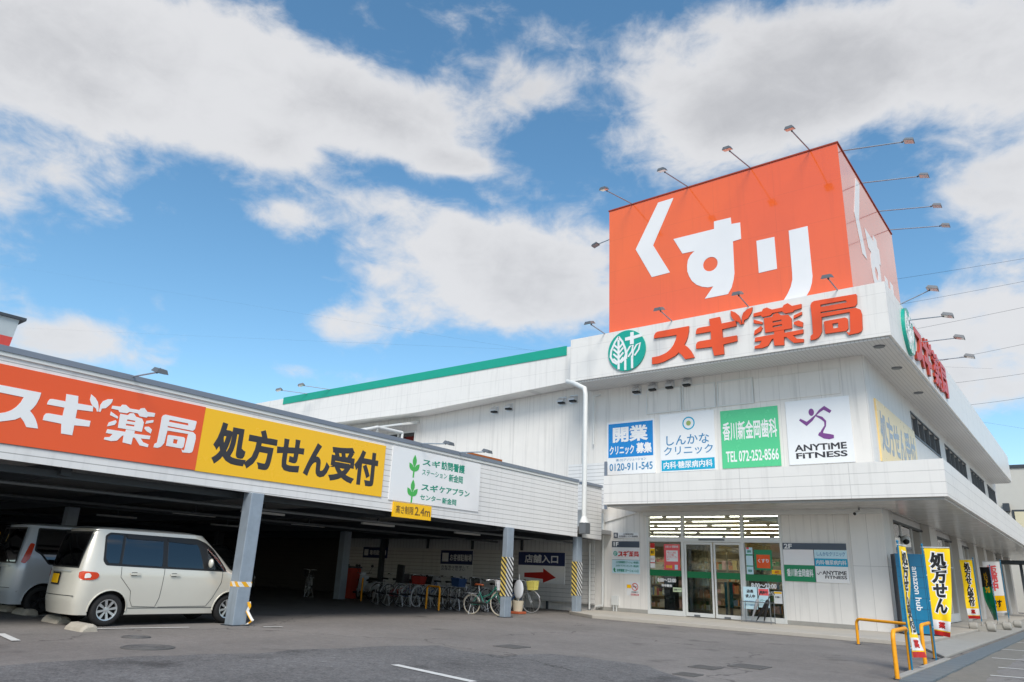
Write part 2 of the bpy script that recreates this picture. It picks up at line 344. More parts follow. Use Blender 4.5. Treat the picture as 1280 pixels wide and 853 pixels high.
# ------------------------------------------------------------------ mesh helpers
class MB:
    def __init__(s): s.v = []; s.f = []
    def add(s, vs, fs):
        o = len(s.v); s.v += [Vector(p) for p in vs]; s.f += [tuple(i + o for i in f) for f in fs]; return s
    def box(s, x0, x1, y0, y1, z0, z1):
        return s.add([(x0, y0, z0), (x1, y0, z0), (x1, y1, z0), (x0, y1, z0), (x0, y0, z1), (x1, y0, z1), (x1, y1, z1), (x0, y1, z1)],
                     [(0, 3, 2, 1), (4, 5, 6, 7), (0, 1, 5, 4), (1, 2, 6, 5), (2, 3, 7, 6), (3, 0, 4, 7)])
    def cone(s, p, q, r0, r1, n=10, caps=True):
        p = Vector(p); q = Vector(q); d = (q - p).normalized()
        a = d.orthogonal().normalized(); b = d.cross(a)
        vs = []
        for c, r in ((p, r0), (q, r1)):
            for i in range(n):
                t = 2 * math.pi * i / n; vs.append(c + (a * math.cos(t) + b * math.sin(t)) * r)
        fs = [(i, (i + 1) % n, n + (i + 1) % n, n + i) for i in range(n)]
        if caps: fs += [tuple(range(n - 1, -1, -1)), tuple(range(n, 2 * n))]
        return s.add(vs, fs)
    def tube(s, pts, r, n=8, closed=False):
        pts = [Vector(p) for p in pts]; k = len(pts); rings = []
        rr = r if isinstance(r, (list, tuple)) else [r] * k
        up = None; vs = []
        for i, p in enumerate(pts):
            if closed: d = (pts[(i + 1) % k] - pts[i - 1]).normalized()
            else: d = (pts[min(i + 1, k - 1)] - pts[max(i - 1, 0)]).normalized()
            a = d.orthogonal().normalized() if up is None else (up - d * up.dot(d)).normalized()
            up = a; b = d.cross(a)
            for j in range(n):
                t = 2 * math.pi * j / n; vs.append(p + (a * math.cos(t) + b * math.sin(t)) * rr[i])
        fs = []
        for i in range(k if closed else k - 1):
            i2 = (i + 1) % k
            for j in range(n): fs.append((i * n + j, i * n + (j + 1) % n, i2 * n + (j + 1) % n, i2 * n + j))
        if not closed: fs += [tuple(range(n - 1, -1, -1)), tuple(range((k - 1) * n, k * n))]
        return s.add(vs, fs)
    def ring(s, c, ax, R0, r, n=32, k=8):
        c = Vector(c); ax = Vector(ax).normalized(); a = ax.orthogonal().normalized(); b = ax.cross(a)
        vs = []; fs = []
        for i in range(n):
            t = 2 * math.pi * i / n; e = a * math.cos(t) + b * math.sin(t)
            for j in range(k):
                u = 2 * math.pi * j / k; vs.append(c + e * (R0 + r * math.cos(u)) + ax * (r * math.sin(u)))
        for i in range(n):
            for j in range(k):
                fs.append((i * k + j, ((i + 1) % n) * k + j, ((i + 1) % n) * k + (j + 1) % k, i * k + (j + 1) % k))
        return s.add(vs, fs)
    def lathe(s, c, ax, prof, n=32):
        """prof: (radius, distance along axis)"""
        c = Vector(c); ax = Vector(ax).normalized(); a = ax.orthogonal().normalized(); b = ax.cross(a); vs = []; fs = []; k = len(prof)
        for i in range(n):
            t = 2 * math.pi * i / n; e = a * math.cos(t) + b * math.sin(t)
            for (r, h) in prof: vs.append(c + e * r + ax * h)
        for i in range(n):
            for j in range(k - 1): fs.append((i * k + j, ((i + 1) % n) * k + j, ((i + 1) % n) * k + j + 1, i * k + j + 1))
        return s.add(vs, fs)
    def ball(s, c, r, n=12, k=8, sc=(1, 1, 1)):
        c = Vector(c); vs = [c + Vector((0, 0, r * sc[2]))]; fs = []
        for i in range(1, k):
            ph = math.pi * i / k
            for j in range(n):
                t = 2 * math.pi * j / n; vs.append(c + Vector((r * sc[0] * math.sin(ph) * math.cos(t), r * sc[1] * math.sin(ph) * math.sin(t), r * sc[2] * math.cos(ph))))
        vs.append(c - Vector((0, 0, r * sc[2])))
        for j in range(n): fs.append((0, 1 + j, 1 + (j + 1) % n))
        for i in range(k - 2):
            for j in range(n): fs.append((1 + i * n + j, 1 + (i + 1) * n + j, 1 + (i + 1) * n + (j + 1) % n, 1 + i * n + (j + 1) % n))
        L = len(vs) - 1
        for j in range(n): fs.append((1 + (k - 2) * n + j, L, 1 + (k - 2) * n + (j + 1) % n))
        return s.add(vs, fs)
    def prism(s, fr, pts, h0, h1, holes=()):
        """polygon (with holes) in the frame's plane, extruded along its normal from h0 to h1"""
        def area(q): return sum(q[i - 1][0] * q[i][1] - q[i][0] * q[i - 1][1] for i in range(len(q)))
        pts = list(pts) if area(pts) > 0 else list(pts)[::-1]
        hs = [list(h) if area(h) < 0 else list(h)[::-1] for h in holes]
        loops = [pts] + hs; flat = [p for l in loops for p in l]; n = len(flat)
        tri = tessellate_polygon([[Vector((p[0], p[1], 0)) for p in l] for l in loops])
        vs = [fr(p[0], p[1], h1) for p in flat] + [fr(p[0], p[1], h0) for p in flat]
        fs = []
        for t in tri:
            a, b, c = t
            A = flat[a]; B = flat[b]; C = flat[c]
            if (B[0] - A[0]) * (C[1] - A[1]) - (B[1] - A[1]) * (C[0] - A[0]) < 0: a, b, c = a, c, b
            fs.append((a, b, c)); fs.append((n + c, n + b, n + a))
        o = 0
        for l in loops:
            k = len(l)
            for i in range(k): fs.append((o + i, n + o + i, n + o + (i + 1) % k, o + (i + 1) % k))
            o += k
        return s.add(vs, fs)
    def grid(s, P):
        """P: rows of points"""
        r = len(P); c = len(P[0]); return s.add([p for row in P for p in row], [(i * c + j, i * c + j + 1, (i + 1) * c + j + 1, (i + 1) * c + j) for i in range(r - 1) for j in range(c - 1)])

def root_of(o):
    while o.parent: o = o.parent
    return o
def obj(name, mb, mat, parent=None, smooth=None, bevel=0, local=False):
    me = bpy.data.meshes.new(name)
    vs = mb.v
    if parent is not None and not local:
        r = root_of(parent); inv = r.matrix_basis.inverted(); vs = [inv @ v for v in vs]
    me.from_pydata([tuple(v) for v in vs], [], mb.f)
    me.materials.append(mat)
    if smooth is not None:
        me.polygons.foreach_set('use_smooth', [True] * len(me.polygons))
        me.set_sharp_from_angle(angle=R(smooth))
    me.update()
    o = bpy.data.objects.new(name, me); COL.objects.link(o)
    if parent is not None: o.parent = parent
    if bevel:
        b = o.modifiers.new('bevel', 'BEVEL'); b.width = bevel; b.segments = 2; b.limit_method = 'ANGLE'
    return o
def thing(name, label, cat, loc=(0, 0, 0), rz=0, group=None):
    o = bpy.data.objects.new(name, None); o.empty_display_size = .2; COL.objects.link(o)
    o.location = loc; o.rotation_euler = (0, 0, rz)
    bpy.context.view_layer.update() if False else None
    o.matrix_basis = Matrix.Translation(Vector(loc)) @ Matrix.Rotation(rz, 4, 'Z')
    o['label'] = label; o['category'] = cat
    if group: o['group'] = group
    return o
def tag(o, label, cat, group=None):
    o['label'] = label; o['category'] = cat
    if group: o['group'] = group
    return o
def setting(name, mb, mat, **k):
    o = obj(name, mb, mat, **k); o['kind'] = 'structure'; return o

class Frame:
    """a vertical or tilted plane: x along it, y up it, h out of it"""
    def __init__(s, o, x, y, scale=1): s.o = Vector(o); s.x = Vector(x); s.y = Vector(y); s.n = s.x.cross(s.y).normalized()
    def __call__(s, a, b, h=0): return s.o + s.x * a + s.y * b + s.n * h
    def px(s, u, v):
        d = sight(u, v); t = (s.o - EYE).dot(s.n) / d.dot(s.n); p = EYE + d * t - s.o
        return (p.dot(s.x), p.dot(s.y))
    def rect(s, tl, br):
        a = s.px(*tl); b = s.px(*br); return (a[0], b[1], b[0], a[1])
def FF(Y): return Frame((0, Y, 0), (1, 0, 0), (0, 0, 1))      # faces -Y
def FS(X): return Frame((X, 0, 0), (0, 1, 0), (0, 0, 1))      # faces +X

TXT = {}
def glyphs(body, bold, spacing=1.0, line=1.0):
    key = (body, bold, spacing, line)
    if key not in TXT:
        c = bpy.data.curves.new('glyphs', 'FONT'); c.body = body; c.size = 1; c.bevel_depth = bold; c.bevel_resolution = 0
        c.space_character = spacing; c.space_line = line; c.resolution_u = 3; c.align_x = 'LEFT'
        o = bpy.data.objects.new('glyphs', c)
        me = o.to_mesh()
        vs = [v.co.copy() for v in me.vertices]; fs = [tuple(p.vertices) for p in me.polygons]
        o.to_mesh_clear(); bpy.data.objects.remove(o); bpy.data.curves.remove(c)
        TXT[key] = (vs, fs)
    return TXT[key]
def lettering(parent, body, fr, rect, mat, bold=.02, h=.008, thick=.003, name='lettering', warp=None, keep=False, spacing=1.0, line=1.0):
    vs, fs = glyphs(body, bold, spacing, line)
    if not vs: return None
    x0 = min(v.x for v in vs); x1 = max(v.x for v in vs); y0 = min(v.y for v in vs); y1 = max(v.y for v in vs); z1 = max(max(v.z for v in vs), 1e-4)
    X0, Y0, X1, Y1 = rect
    sx = (X1 - X0) / (x1 - x0); sy = (Y1 - Y0) / (y1 - y0)
    mb = MB(); out = []
    for v in vs:
        a = X0 + (v.x - x0) * sx; b = Y0 + (v.y - y0) * sy; hh = h + max(v.z, 0) / z1 * thick
        out.append(warp(a, b, hh) if warp else fr(a, b, hh))
    mb.add(out, fs)
    return obj(name, mb, mat, parent)
def plate(parent, fr, rect, mat, h0=0.0, h1=.02, name='panel', bevel=0):
    x0, y0, x1, y1 = rect
    return obj(name, MB().prism(fr, [(x0, y0), (x1, y0), (x1, y1), (x0, y1)], h0, h1), mat, parent, bevel=bevel)
def sub(rect, a0, b0, a1, b1):
    x0, y0, x1, y1 = rect; w = x1 - x0; h = y1 - y0
    return (x0 + a0 * w, y0 + b0 * h, x0 + a1 * w, y0 + b1 * h)
def shapes(parent, fr, polys, mat, h0, h1, ox=0, oy=0, sx=1, sy=1, name='lettering', holes={}):
    mb = MB()
    T = lambda q: [(ox + p[0] * sx, oy + p[1] * sy) for p in q]
    for k, q in polys.items(): mb.prism(fr, T(q), h0, h1, [T(hq) for hq in holes.get(k, ())])
    return obj(name, mb, mat, parent)
def circle(cx, cy, r, n=40, ry=None): return [(cx + r * math.cos(2 * math.pi * i / n), cy + (ry or r) * math.sin(2 * math.pi * i / n)) for i in range(n)]
def ribbon(pts, ws):
    L = []; Rr = []
    for i, p in enumerate(pts):
        a = Vector(pts[max(i - 1, 0)]); b = Vector(pts[min(i + 1, len(pts) - 1)]); d = (b - a).normalized(); n = Vector((-d.y, d.x)); p = Vector(p)
        w = ws[i] if isinstance(ws, (list, tuple)) else ws
        L.append(tuple(p + n * w / 2)); Rr.append(tuple(p - n * w / 2))
    return L + Rr[::-1]

# ================================================================== the setting
def G(x, y, z=0): return (x, y, z)
FZ = lambda z: Frame((0, 0, z), (1, 0, 0), (0, 1, 0))
def sheet(pts, z): return MB().prism(FZ(z), pts, -.003, 0)
def smooth_edge(pts, amp, step=.35, seed=1):
    out = []
    for i in range(len(pts) - 1):
        a = Vector(pts[i]); b = Vector(pts[i + 1]); k = max(1, int((b - a).length / step))
        for j in range(k):
            p = a.lerp(b, j / k); out.append((p.x + amp * noise.noise(Vector((p.x * 1.3, p.y * 1.3, seed))), p.y + amp * noise.noise(Vector((p.y * 1.3, p.x * 1.3, seed + 5)))))
    out.append(tuple(pts[-1])); return out
A_worn = asphalt_mat('worn_asphalt', 0.15, .21, .8, tint=(1.08, 1.0, .93))
A_new = asphalt_mat('coarse_asphalt', .105, .16, 2.2, tint=(1.02, 1, .99), patchscale=.5)
A_road = asphalt_mat('road_asphalt', .18, .23, .7, tint=(1.05, 1, .95))
gm = MB(); gm.grid([[(x, y, 0) for x in (-1500, -300, -80, -40, 0, 40, 80, 300, 1500)] for y in (-1500, -300, -60, -20, 0, 20, 40, 80, 300, 1500)])
setting('ground', gm, A_worn)
edge = smooth_edge([(-10.9, -6), (-10.2, 1.5), (-9.97, 3.47), (-10.1, 4.24), (-9.74, 6.88), (-9.53, 9.24), (-9.23, 9.84), (-8.4, 9.55), (-7.54, 9.57), (-7.28, 10.7), (-6.4, 10.6), (-5.71, 10.55), (-4.9, 10.0), (-4.1, 9.2), (-3.6, 7.5), (-3.4, 3), (-3.0, -6)], .22, .3)
setting('asphalt_patch', sheet(edge, .005), A_new)
setting('road', sheet([(-1.75, -300), (9, -300), (9, 300), (-1.75, 300)], .004), A_road)
setting('dirt_verge', sheet(smooth_edge([(-2.15, 12.0), (-2.15, 60)], .05) + smooth_edge([(-1.7, 60), (-1.62, 12.0)], .12), .007), M['dirt'])
setting('drain_channel', MB().box(-2.52, -2.16, 12.3, 60, 0, .03), M['drain'])
setting('white_kerb', MB().box(-2.66, -2.54, 12.6, 17.0, 0, .045), M['conc2'], bevel=.01)
setting('walkway', MB().prism(FZ(0), [(-14.55, 23.82), (-14.4, 21.7), (-12.67, 20.38), (-3.62, 20.15), (-3.5, 60), (-4.88, 60), (-4.88, 23.82)], 0, .10), M['conc'], bevel=.012)
setting('apron_slab', MB().prism(FZ(0), [(-3.55, 19.9), (-2.68, 17.25), (-2.62, 60), (-3.47, 60)], 0, .05), M['conc2'], bevel=.01)
def line_mark(p, q, w=.11, z=.009):
    p = Vector(p); q = Vector(q); d = (q - p).normalized(); n = Vector((-d.y, d.x, 0)) * w / 2
    return MB().add([p + n + Vector((0, 0, z)), q + n + Vector((0, 0, z)), q - n + Vector((0, 0, z)), p - n + Vector((0, 0, z))], [(0, 3, 2, 1)])
for (a, b, w) in (((0, 793), (20, 802), .12), ((493, 832), (592, 853.6), .12), ((112, 787), (236, 785), .10), ((329, 784.6), (353, 784.4), .10), ((40, 771.5), (92, 767), .09)):
    setting('painted_line', line_mark(at_z(0, *a), at_z(0, *b), w, .012), M['roofmark'])
for (u, v, l) in ((1262, 803, 1.2), (1250, 812, 1.4), (1240, 823, 1.4), (1248, 835, 1.2), (1238, 845, 1.0)):
    p = at_z(0, u, v); setting('painted_line', line_mark(p, p + Vector((l, .25, 0)), .10, .010), M['roofmark'])
# covers let into the paving
def cover(p, r, label, square=False, n=0):
    mb = MB()
    if square: mb.box(p.x - r, p.x + r, p.y - r, p.y + r, .0, .014)
    else: mb.cone(p + Vector((0, 0, 0)), p + Vector((0, 0, .012)), r, r, 32)
    t = tag(obj('manhole_cover', mb, M['cover']), label, 'manhole cover', 'covers let into the paving')
    rb = MB()
    if square:
        for i in range(5): rb.box(p.x - r * .85, p.x + r * .85, p.y - r * .8 + i * r * .38, p.y - r * .74 + i * r * .38, .014, .018)
    else:
        for q in (.9, .62, .34): rb.ring(p + Vector((0, 0, .013)), (0, 0, 1), r * q, .006, 32, 4)
    obj('cover_rib', rb, M['cover'], t, local=False)
cover(at_z(0, 185, 810), .36, 'round dark iron cover in the asphalt behind the champagne minicar')
cover(at_z(0, 170, 797), .22, 'small round dark cover nearer the champagne minicar')
cover(at_z(0, 640, 809), .24, 'dark square grate alone in the middle of the driveway', True)
cover(at_z(0, 882, 835), .2, 'dark square cover at the driveway bottom, left of two', True)
cover(at_z(0, 937, 834), .26, 'dark square cover at the driveway bottom, right of two', True)
cover(at_z(0, 860, 844), .16, 'smallest dark square cover at the driveway bottom edge', True)

# ================================================================== pharmacy building
B = thing('pharmacy_building', 'white two storey pharmacy with glass entrance, wide eaves and green roof stripe', 'building', (-9, 23.84, 0))
Y1 = 23.84
# front wall, in pieces round the openings
fw = MB()
fw.box(-14.55, -12.56, Y1, Y1 + .25, 0, 3.6).box(-7.86, -5.78, Y1, Y1 + .25, 0, 3.6)
fw.box(-14.55, -4.9, Y1, Y1 + .25, 3.6, 8.6)
fw.box(-24.7, -14.55, Y1 + .002, Y1 + .25, 0, 8.6)
fw.box(-46, -24.7, Y1, Y1 + .25, 2.7, 6.55).box(-46, -24.7, Y1, Y1 + .25, 7.45, 8.6).box(-46, -30.6, Y1, Y1 + .25, 6.55, 7.45)
obj('front_wall', fw, M['wall'], B)
obj('corner_pillar', MB().box(-5.78, -4.83, Y1 - .06, Y1 + .8, 0, 3.58), M['pillar'], B)
obj('plinth', MB().box(-14.55, -12.56, Y1 - .012, Y1, 0, .22).box(-7.86, -5.78, Y1 - .012, Y1, 0, .22), M['conc2'], B)
# side wall upper with window openings
sw = MB(); wins = [(31.0, 37.3), (38.9, 45.6), (47.4, 53.2), (55.0, 59.2)]
ys = [Y1] + [v for w in wins for v in w] + [60]
sw.box(-5.15, -4.9, Y1 + .252, 60, 3.6, 7.0).box(-5.15, -4.9, Y1 + .252, 60, 7.8, 8.6)
for i in range(0, len(ys), 2): sw.box(-5.15, -4.9, max(ys[i], Y1 + .252), ys[i + 1], 7.0, 7.8)
obj('side_wall', sw, M['wall_side'], B)
for (a, b) in wins:
    f = MB(); n = 5
    f.box(-4.93, -4.87, a - .06, b + .06, 6.92, 7.0).box(-4.93, -4.87, a - .06, b + .06, 7.8, 7.86)
    for i in range(n + 1):
        y = a + (b - a) * i / n; f.box(-5.0, -4.9 + .012, y - .03, y + .03, 7.0, 7.8)
    wf = obj('window', f, M['grey'], B)
    obj('pane', MB().box(-4.985, -4.975, a, b, 7.0, 7.8), M['glass_w'], wf)
    obj('blind', MB().box(-5.4, -5.38, a, b, 6.9, 7.9), M['curtain'], wf)
# side ground floor: pillars and tall windows
pill = [(23.85 + .85, 25.3), (30.6, 32.1), (37.2, 38.4), (42.4, 43.4), (46.2, 47.2), (50.4, 51.4), (54.6, 55.6), (59, 60)]
for (a, b) in pill[0:]:
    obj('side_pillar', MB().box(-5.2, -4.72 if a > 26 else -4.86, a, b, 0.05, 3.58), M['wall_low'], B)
for i in range(len(pill) - 1):
    a, b = pill[i][1], pill[i + 1][0]
    if i == 3 or i == 4:
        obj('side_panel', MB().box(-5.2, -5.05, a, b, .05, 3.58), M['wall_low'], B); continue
    f = MB(); f.box(-5.06, -4.98, a, b, 3.3, 3.42).box(-5.06, -4.98, a, b, .1, .42)
    k = 3
    for j in range(k + 1):
        y = a + (b - a) * j / k; f.box(-5.06, -4.98, y - .03, y + .03, .42, 3.3)
    f.box(-5.06, -4.985, a, b, 2.2, 2.26)
    wf = obj('window', f, M['wmetal'], B)
    obj('pane', MB().box(-5.025, -5.015, a, b, .42, 3.3), M['glass_w'], wf)
    obj('curtain', MB().box(-5.5, -5.48, a, b, .2, 3.4), M['curtain'], wf)
    obj('lintel', MB().box(-5.2, -5.0, a, b, 3.42, 3.58), M['wall_side'], wf)
    obj('top_rail', MB().box(-4.98, -4.93, a, b, 3.28, 3.34), M['steel_d'], wf)
obj('rear_wall', MB().box(-46, -4.9, 60, 60.3, 0, 8.6).box(-46.3, -46, 24.1, 60.3, 0, 8.6), M['wall'], B)
obj('roof_slab', MB().box(-46, -4.0, 23.2, 60, 9.3, 9.5), M['grey'], B)
# first floor band over the walkway
bandp = [(-12.94, 21.5), (-2.79, 21.5), (-2.79, 62), (-4.9, 62), (-4.9, 23.838), (-12.94, 23.838)]
obj('canopy_band', MB().prism(FZ(0), bandp, 3.57, 4.53), M['band'], B)
obj('band_soffit', MB().prism(FZ(0), [(-12.86, 21.6), (-2.89, 21.6), (-2.89, 62), (-4.72, 62), (-4.72, 23.76), (-12.86, 23.76)], 3.50, 3.568), M['soffit2'], B)
obj('soffit_trim', MB().box(-12.6, -4.8, 23.62, 23.76, 3.36, 3.498), M['wmetal'], B)
obj('sloping_soffit', MB().prism(FF(23.83), [(-14.5, 3.12), (-12.96, 3.48), (-12.96, 3.66), (-14.5, 3.7)], .002, .05), M['wall'], B)
# big sign band at the eaves
eb = [(-15.0, 22.4), (-3.78, 22.4), (-3.78, 58.2), (-4.9, 58.2), (-4.9, 23.838), (-15.0, 23.838)]
obj('eaves_band', MB().prism(FZ(0), eb, 8.33, 10.02), M['fascia'], B)
obj('eaves_soffit', MB().prism(FZ(0), [(-14.95, 22.46), (-3.86, 22.46), (-3.86, 58.2), (-4.9, 58.2), (-4.9, 23.836), (-14.95, 23.836)], 8.26, 8.328), M['soffit'], B)
for (u, v) in ((1099, 433), (1121, 460), (1148, 491)):
    p = at_z(8.26, u, v); obj('downlight', MB().cone(p, p - Vector((0, 0, .03)), .17, .15, 20), M['grey'], B)
lf = FF(23.0)
obj('roof_fascia', MB().prism(lf, [(-46, 8.2), (-34, 8.22), (-24, 8.13), (-15.4, 8.52), (-15.02, 8.52), (-15.02, 9.98), (-46, 9.98)], -.8, 0), M['fascia'], B)
obj('roof_stripe', MB().prism(lf, [(-34.6, 9.64), (-15.58, 9.64), (-15.58, 10.03), (-34.6, 10.03)], .002, .03), M['teal'], B)
# window and awning high on the front wall beyond the carport roof
f = MB(); f.box(-30.6, -24.7, Y1 - .05, Y1 + .05, 7.42, 7.5).box(-30.6, -24.7, Y1 - .05, Y1 + .05, 6.5, 6.58)
for i in range(6): x = -30.57 + i * 1.168; f.box(x - .04, x + .04, Y1 - .04, Y1 + .05, 6.58, 7.42)
wf = obj('window', f, M['wmetal'], B); obj('pane', MB().box(-30.6, -24.7, Y1 + .06, Y1 + .07, 6.55, 7.45), M['glass_w'], wf)
obj('blind', MB().box(-30.6, -24.7, Y1 + .4, Y1 + .42, 6.55, 7.45), M['curtain'], wf)
obj('awning', MB().prism(FS(-24.5), [(Y1, 7.95), (Y1, 7.8), (22.7, 7.55), (22.7, 7.63)], -7.2, 0), M['wmetal'], B)
# hooded vents
vents = [(-12.87, 8.07), (-12.19, 8.08), (-11.5, 8.08), (-10.82, 8.09), (-19.85, 8.0), (-19.05, 8.05), (-16.3, 8.02), (-15.75, 8.04)]
for (x, z) in vents:
    pr = []
    for i in range(9):
        t = math.pi / 2 * i / 8; pr.append((Y1 - .02 - .2 * math.cos(t) - .0, z - .08 + .2 * math.sin(t)))
    hood = MB(); w = .14
    P = [[(x - w, y, zz), (x + w, y, zz)] for (y, zz) in pr] ; hood.grid([[Vector(p) for p in r] for r in P])
    for s in (-1, 1): hood.add([(x + s * w, y, zz) for (y, zz) in pr] + [(x + s * w, Y1, z - .08), (x + s * w, Y1, z + .12)], [tuple(range(len(pr))) + (len(pr) + 1, len(pr))])
    hood.box(x - w - .03, x + w + .03, Y1 - .02, Y1, z - .2, z + .16)
    vt = obj('vent_hood', hood, M['chrome'], B, smooth=40)
    obj('vent_mouth', MB().box(x - w + .015, x + w - .015, Y1 - .19, Y1 - .021, z - .14, z - .07), M['plast'], vt)
# raised blank panels
for (x0, x1) in ((-12.45, -11.13), (-10.99, -9.82), (-9.67, -8.47)):
    pn = obj('blank_panel', MB().box(x0, x1, Y1 - .03, Y1, 7.12, 7.95), M['wall'], B, bevel=.008)
    fr_ = MB()
    for (a, b, c, d) in ((x0 - .04, x1 + .04, 7.95, 7.99), (x0 - .04, x1 + .04, 7.08, 7.12), (x0 - .04, x0, 7.12, 7.95), (x1, x1 + .04, 7.12, 7.95)): fr_.box(a, b, Y1 - .045, Y1, c, d)
    obj('panel_frame', fr_, M['wmetal'], pn)
obj('blank_panel', MB().box(-8.4, -5.66, Y1 - .028, Y1, 7.1, 7.93), M['wall'], B, bevel=.008)
# downpipes
dp = MB(); dp.tube([(-15.05, 22.3, 8.32), (-14.5, 21.95, 8.1), (-13.83, 21.62, 7.75), (-13.78, 21.6, 7.5), (-13.78, 21.6, 3.2)], .085, 12)
dp.cone((-13.78, 21.6, 3.2), (-13.78, 21.6, 2.98), .085, .17, 12)
d1 = obj('downpipe', dp, M['wmetal'], B, smooth=40)
obj('rain_hopper', MB().box(-13.9, -13.62, 21.46, 21.74, 2.62, 2.98), M['grey'], d1)
dp = MB(); dp.tube([(-15.2, Y1 - .12, 8.2), (-15.2, Y1 - .12, 5)], .05, 8).tube([(-14.75, Y1 - .12, 8.0), (-14.75, Y1 - .12, 6.1)], .03, 8).tube([(-14.75, Y1 - .12, 8.0), (-14.45, Y1 - .12, 8.05)], .03, 8)
obj('downpipe', dp, M['wmetal'], B, smooth=40)
dp = MB(); dp.tube([(-14.32, Y1 - .09, 3.5), (-14.32, Y1 - .09, .35), (-14.34, Y1 - .1, .25), (-14.6, Y1 - .1, .2)], .05, 8)
obj('downpipe', dp, M['wmetal'], B, smooth=40)
obj('meter_box', MB().box(-13.95, -13.7, Y1 - .12, Y1, .3, .62).box(-13.9, -13.86, Y1 - .1, Y1 - .06, .1, .3).box(-13.78, -13.74, Y1 - .1, Y1 - .06, .1, .3), M['wmetal'], B)
# --- storefront
GL = [(-12.52, -11.26), (-11.2, -10.16), (-10.1, -9.16), (-9.1, -7.9)]
fr = MB()
for x in (-12.56, -11.26, -9.16, -7.9): fr.box(x, x + .08 if x < -12 or x > -8 else x + .10, Y1 - .03, Y1 + .12, .1, 3.53)
fr.box(-12.48, -7.9, Y1 - .025, Y1 + .115, 3.47, 3.53).box(-12.48, -7.9, Y1 - .028, Y1 + .118, 2.5, 2.66)
fr.box(-12.48, -11.26, Y1 - .02, Y1 + .11, .1, .26).box(-9.06, -7.9, Y1 - .02, Y1 + .11, .1, .26)
obj('entrance_frame', fr, M['wmetal'], B, bevel=.006)
for (x0, x1, z0, z1) in ((-12.48, -11.26, .26, 2.5), (-9.06, -7.9, .26, 2.5), (-12.48, -11.26, 2.66, 3.47), (-11.16, -9.16, 2.66, 3.47), (-9.06, -7.9, 2.66, 3.47)):
    wn = obj('shop_window', MB().box(x0, x1, Y1 + .04, Y1 + .05, z0, z1), M['glass'], B)
for (x0, x1) in ((-11.15, -10.15), (-10.11, -9.17)):
    d = MB(); d.box(x0, x0 + .06, Y1 + .0, Y1 + .06, .12, 2.49).box(x1 - .06, x1, Y1 + .0, Y1 + .06, .12, 2.49).box(x0 + .06, x1 - .06, Y1 + .0, Y1 + .06, 2.42, 2.49).box(x0 + .06, x1 - .06, Y1, Y1 + .06, .12, .24)
    dr = obj('sliding_door', d, M['wmetal'], B, bevel=.005)
    obj('pane', MB().box(x0 + .06, x1 - .06, Y1 + .025, Y1 + .035, .24, 2.42), M['glass'], dr)
    obj('sensor_strip', MB().box(x0 + .3, x0 + .5, Y1 - .03, Y1, .13, .18), M['grey'], dr)
# green glass strip
for (x0, x1, z0, z1) in ((-12.48, -11.26, 1.36, 1.56), (-11.08, -10.22, 1.34, 1.54), (-10.04, -9.24, 1.34, 1.54), (-9.06, -7.9, 1.32, 1.52)):
    obj('glass_strip', MB().box(x0, x1, Y1 + .015, Y1 + .022, z0, z1), M['green_g'], B)
obj('door_header', MB().box(-10.6, -9.7, Y1 - .05, Y1 - .03, 2.55, 2.6), M['grey'], B)
# --- shop interior
obj('shop_floor', MB().box(-20, -6, Y1 + .25, 42, .06, .1), M['room_f'], B)
obj('shop_ceiling', MB().box(-22, -6, Y1 + .25, 42, 3.55, 3.6), M['room_c'], B)
obj('shop_back_wall', MB().box(-22, -6, 42, 42.1, .1, 3.55).box(-22.1, -22, Y1 + .25, 42, .1, 3.55).box(-6.1, -6, Y1 + .25, 42, .1, 3.55), M['room'], B)
obj('vestibule_wall', MB().box(-11.4, -11.3, Y1 + .25, Y1 + 2.2, .1, 2.5).box(-9.05, -8.95, Y1 + .25, Y1 + 2.2, .1, 2.5), M['glass'], B)
vf = MB()
for x in (-11.2, -10.55, -9.65, -9.1): vf.box(x, x + .06, Y1 + 2.1, Y1 + 2.16, .1, 2.4)
vf.box(-11.2, -9.04, Y1 + 2.1, Y1 + 2.16, 2.3, 2.4)
obj('inner_door_frame', vf, M['shelf'], B)
rows = [24.9, 26.9, 28.9, 30.9, 33.2, 36.3]
for i, y in enumerate(rows):
    lt = MB()
    for x0 in ((-19.5, -17.1, -14.7, -12.25, -9.9) if i != 1 else (-19.5, -17.1, -14.7, -12.2)):
        if i == 0 and x0 == -12.25: x0 = -12.3
        lt.box(x0, x0 + 2.2, y - .016, y + .016, 3.41, 3.43)
    fx = MB().box(-20, -7.5, y - .03, y + .03, 3.435, 3.46)
    cl = obj('ceiling_light', fx, M['wmetal'], B); obj('lit_tube', lt, M['tube'], cl)
STOCK = [pm('stock_%s' % n, c, .5, var=.1) for n, c in dict(red=(200, 90, 78), pink=(232, 190, 190), white=(232, 230, 224), cream=(226, 212, 184), green=(110, 170, 120), blue=(120, 150, 190), yellow=(226, 204, 130), brown=(160, 130, 104), pale=(206, 216, 220), orange=(222, 150, 96)).items()]
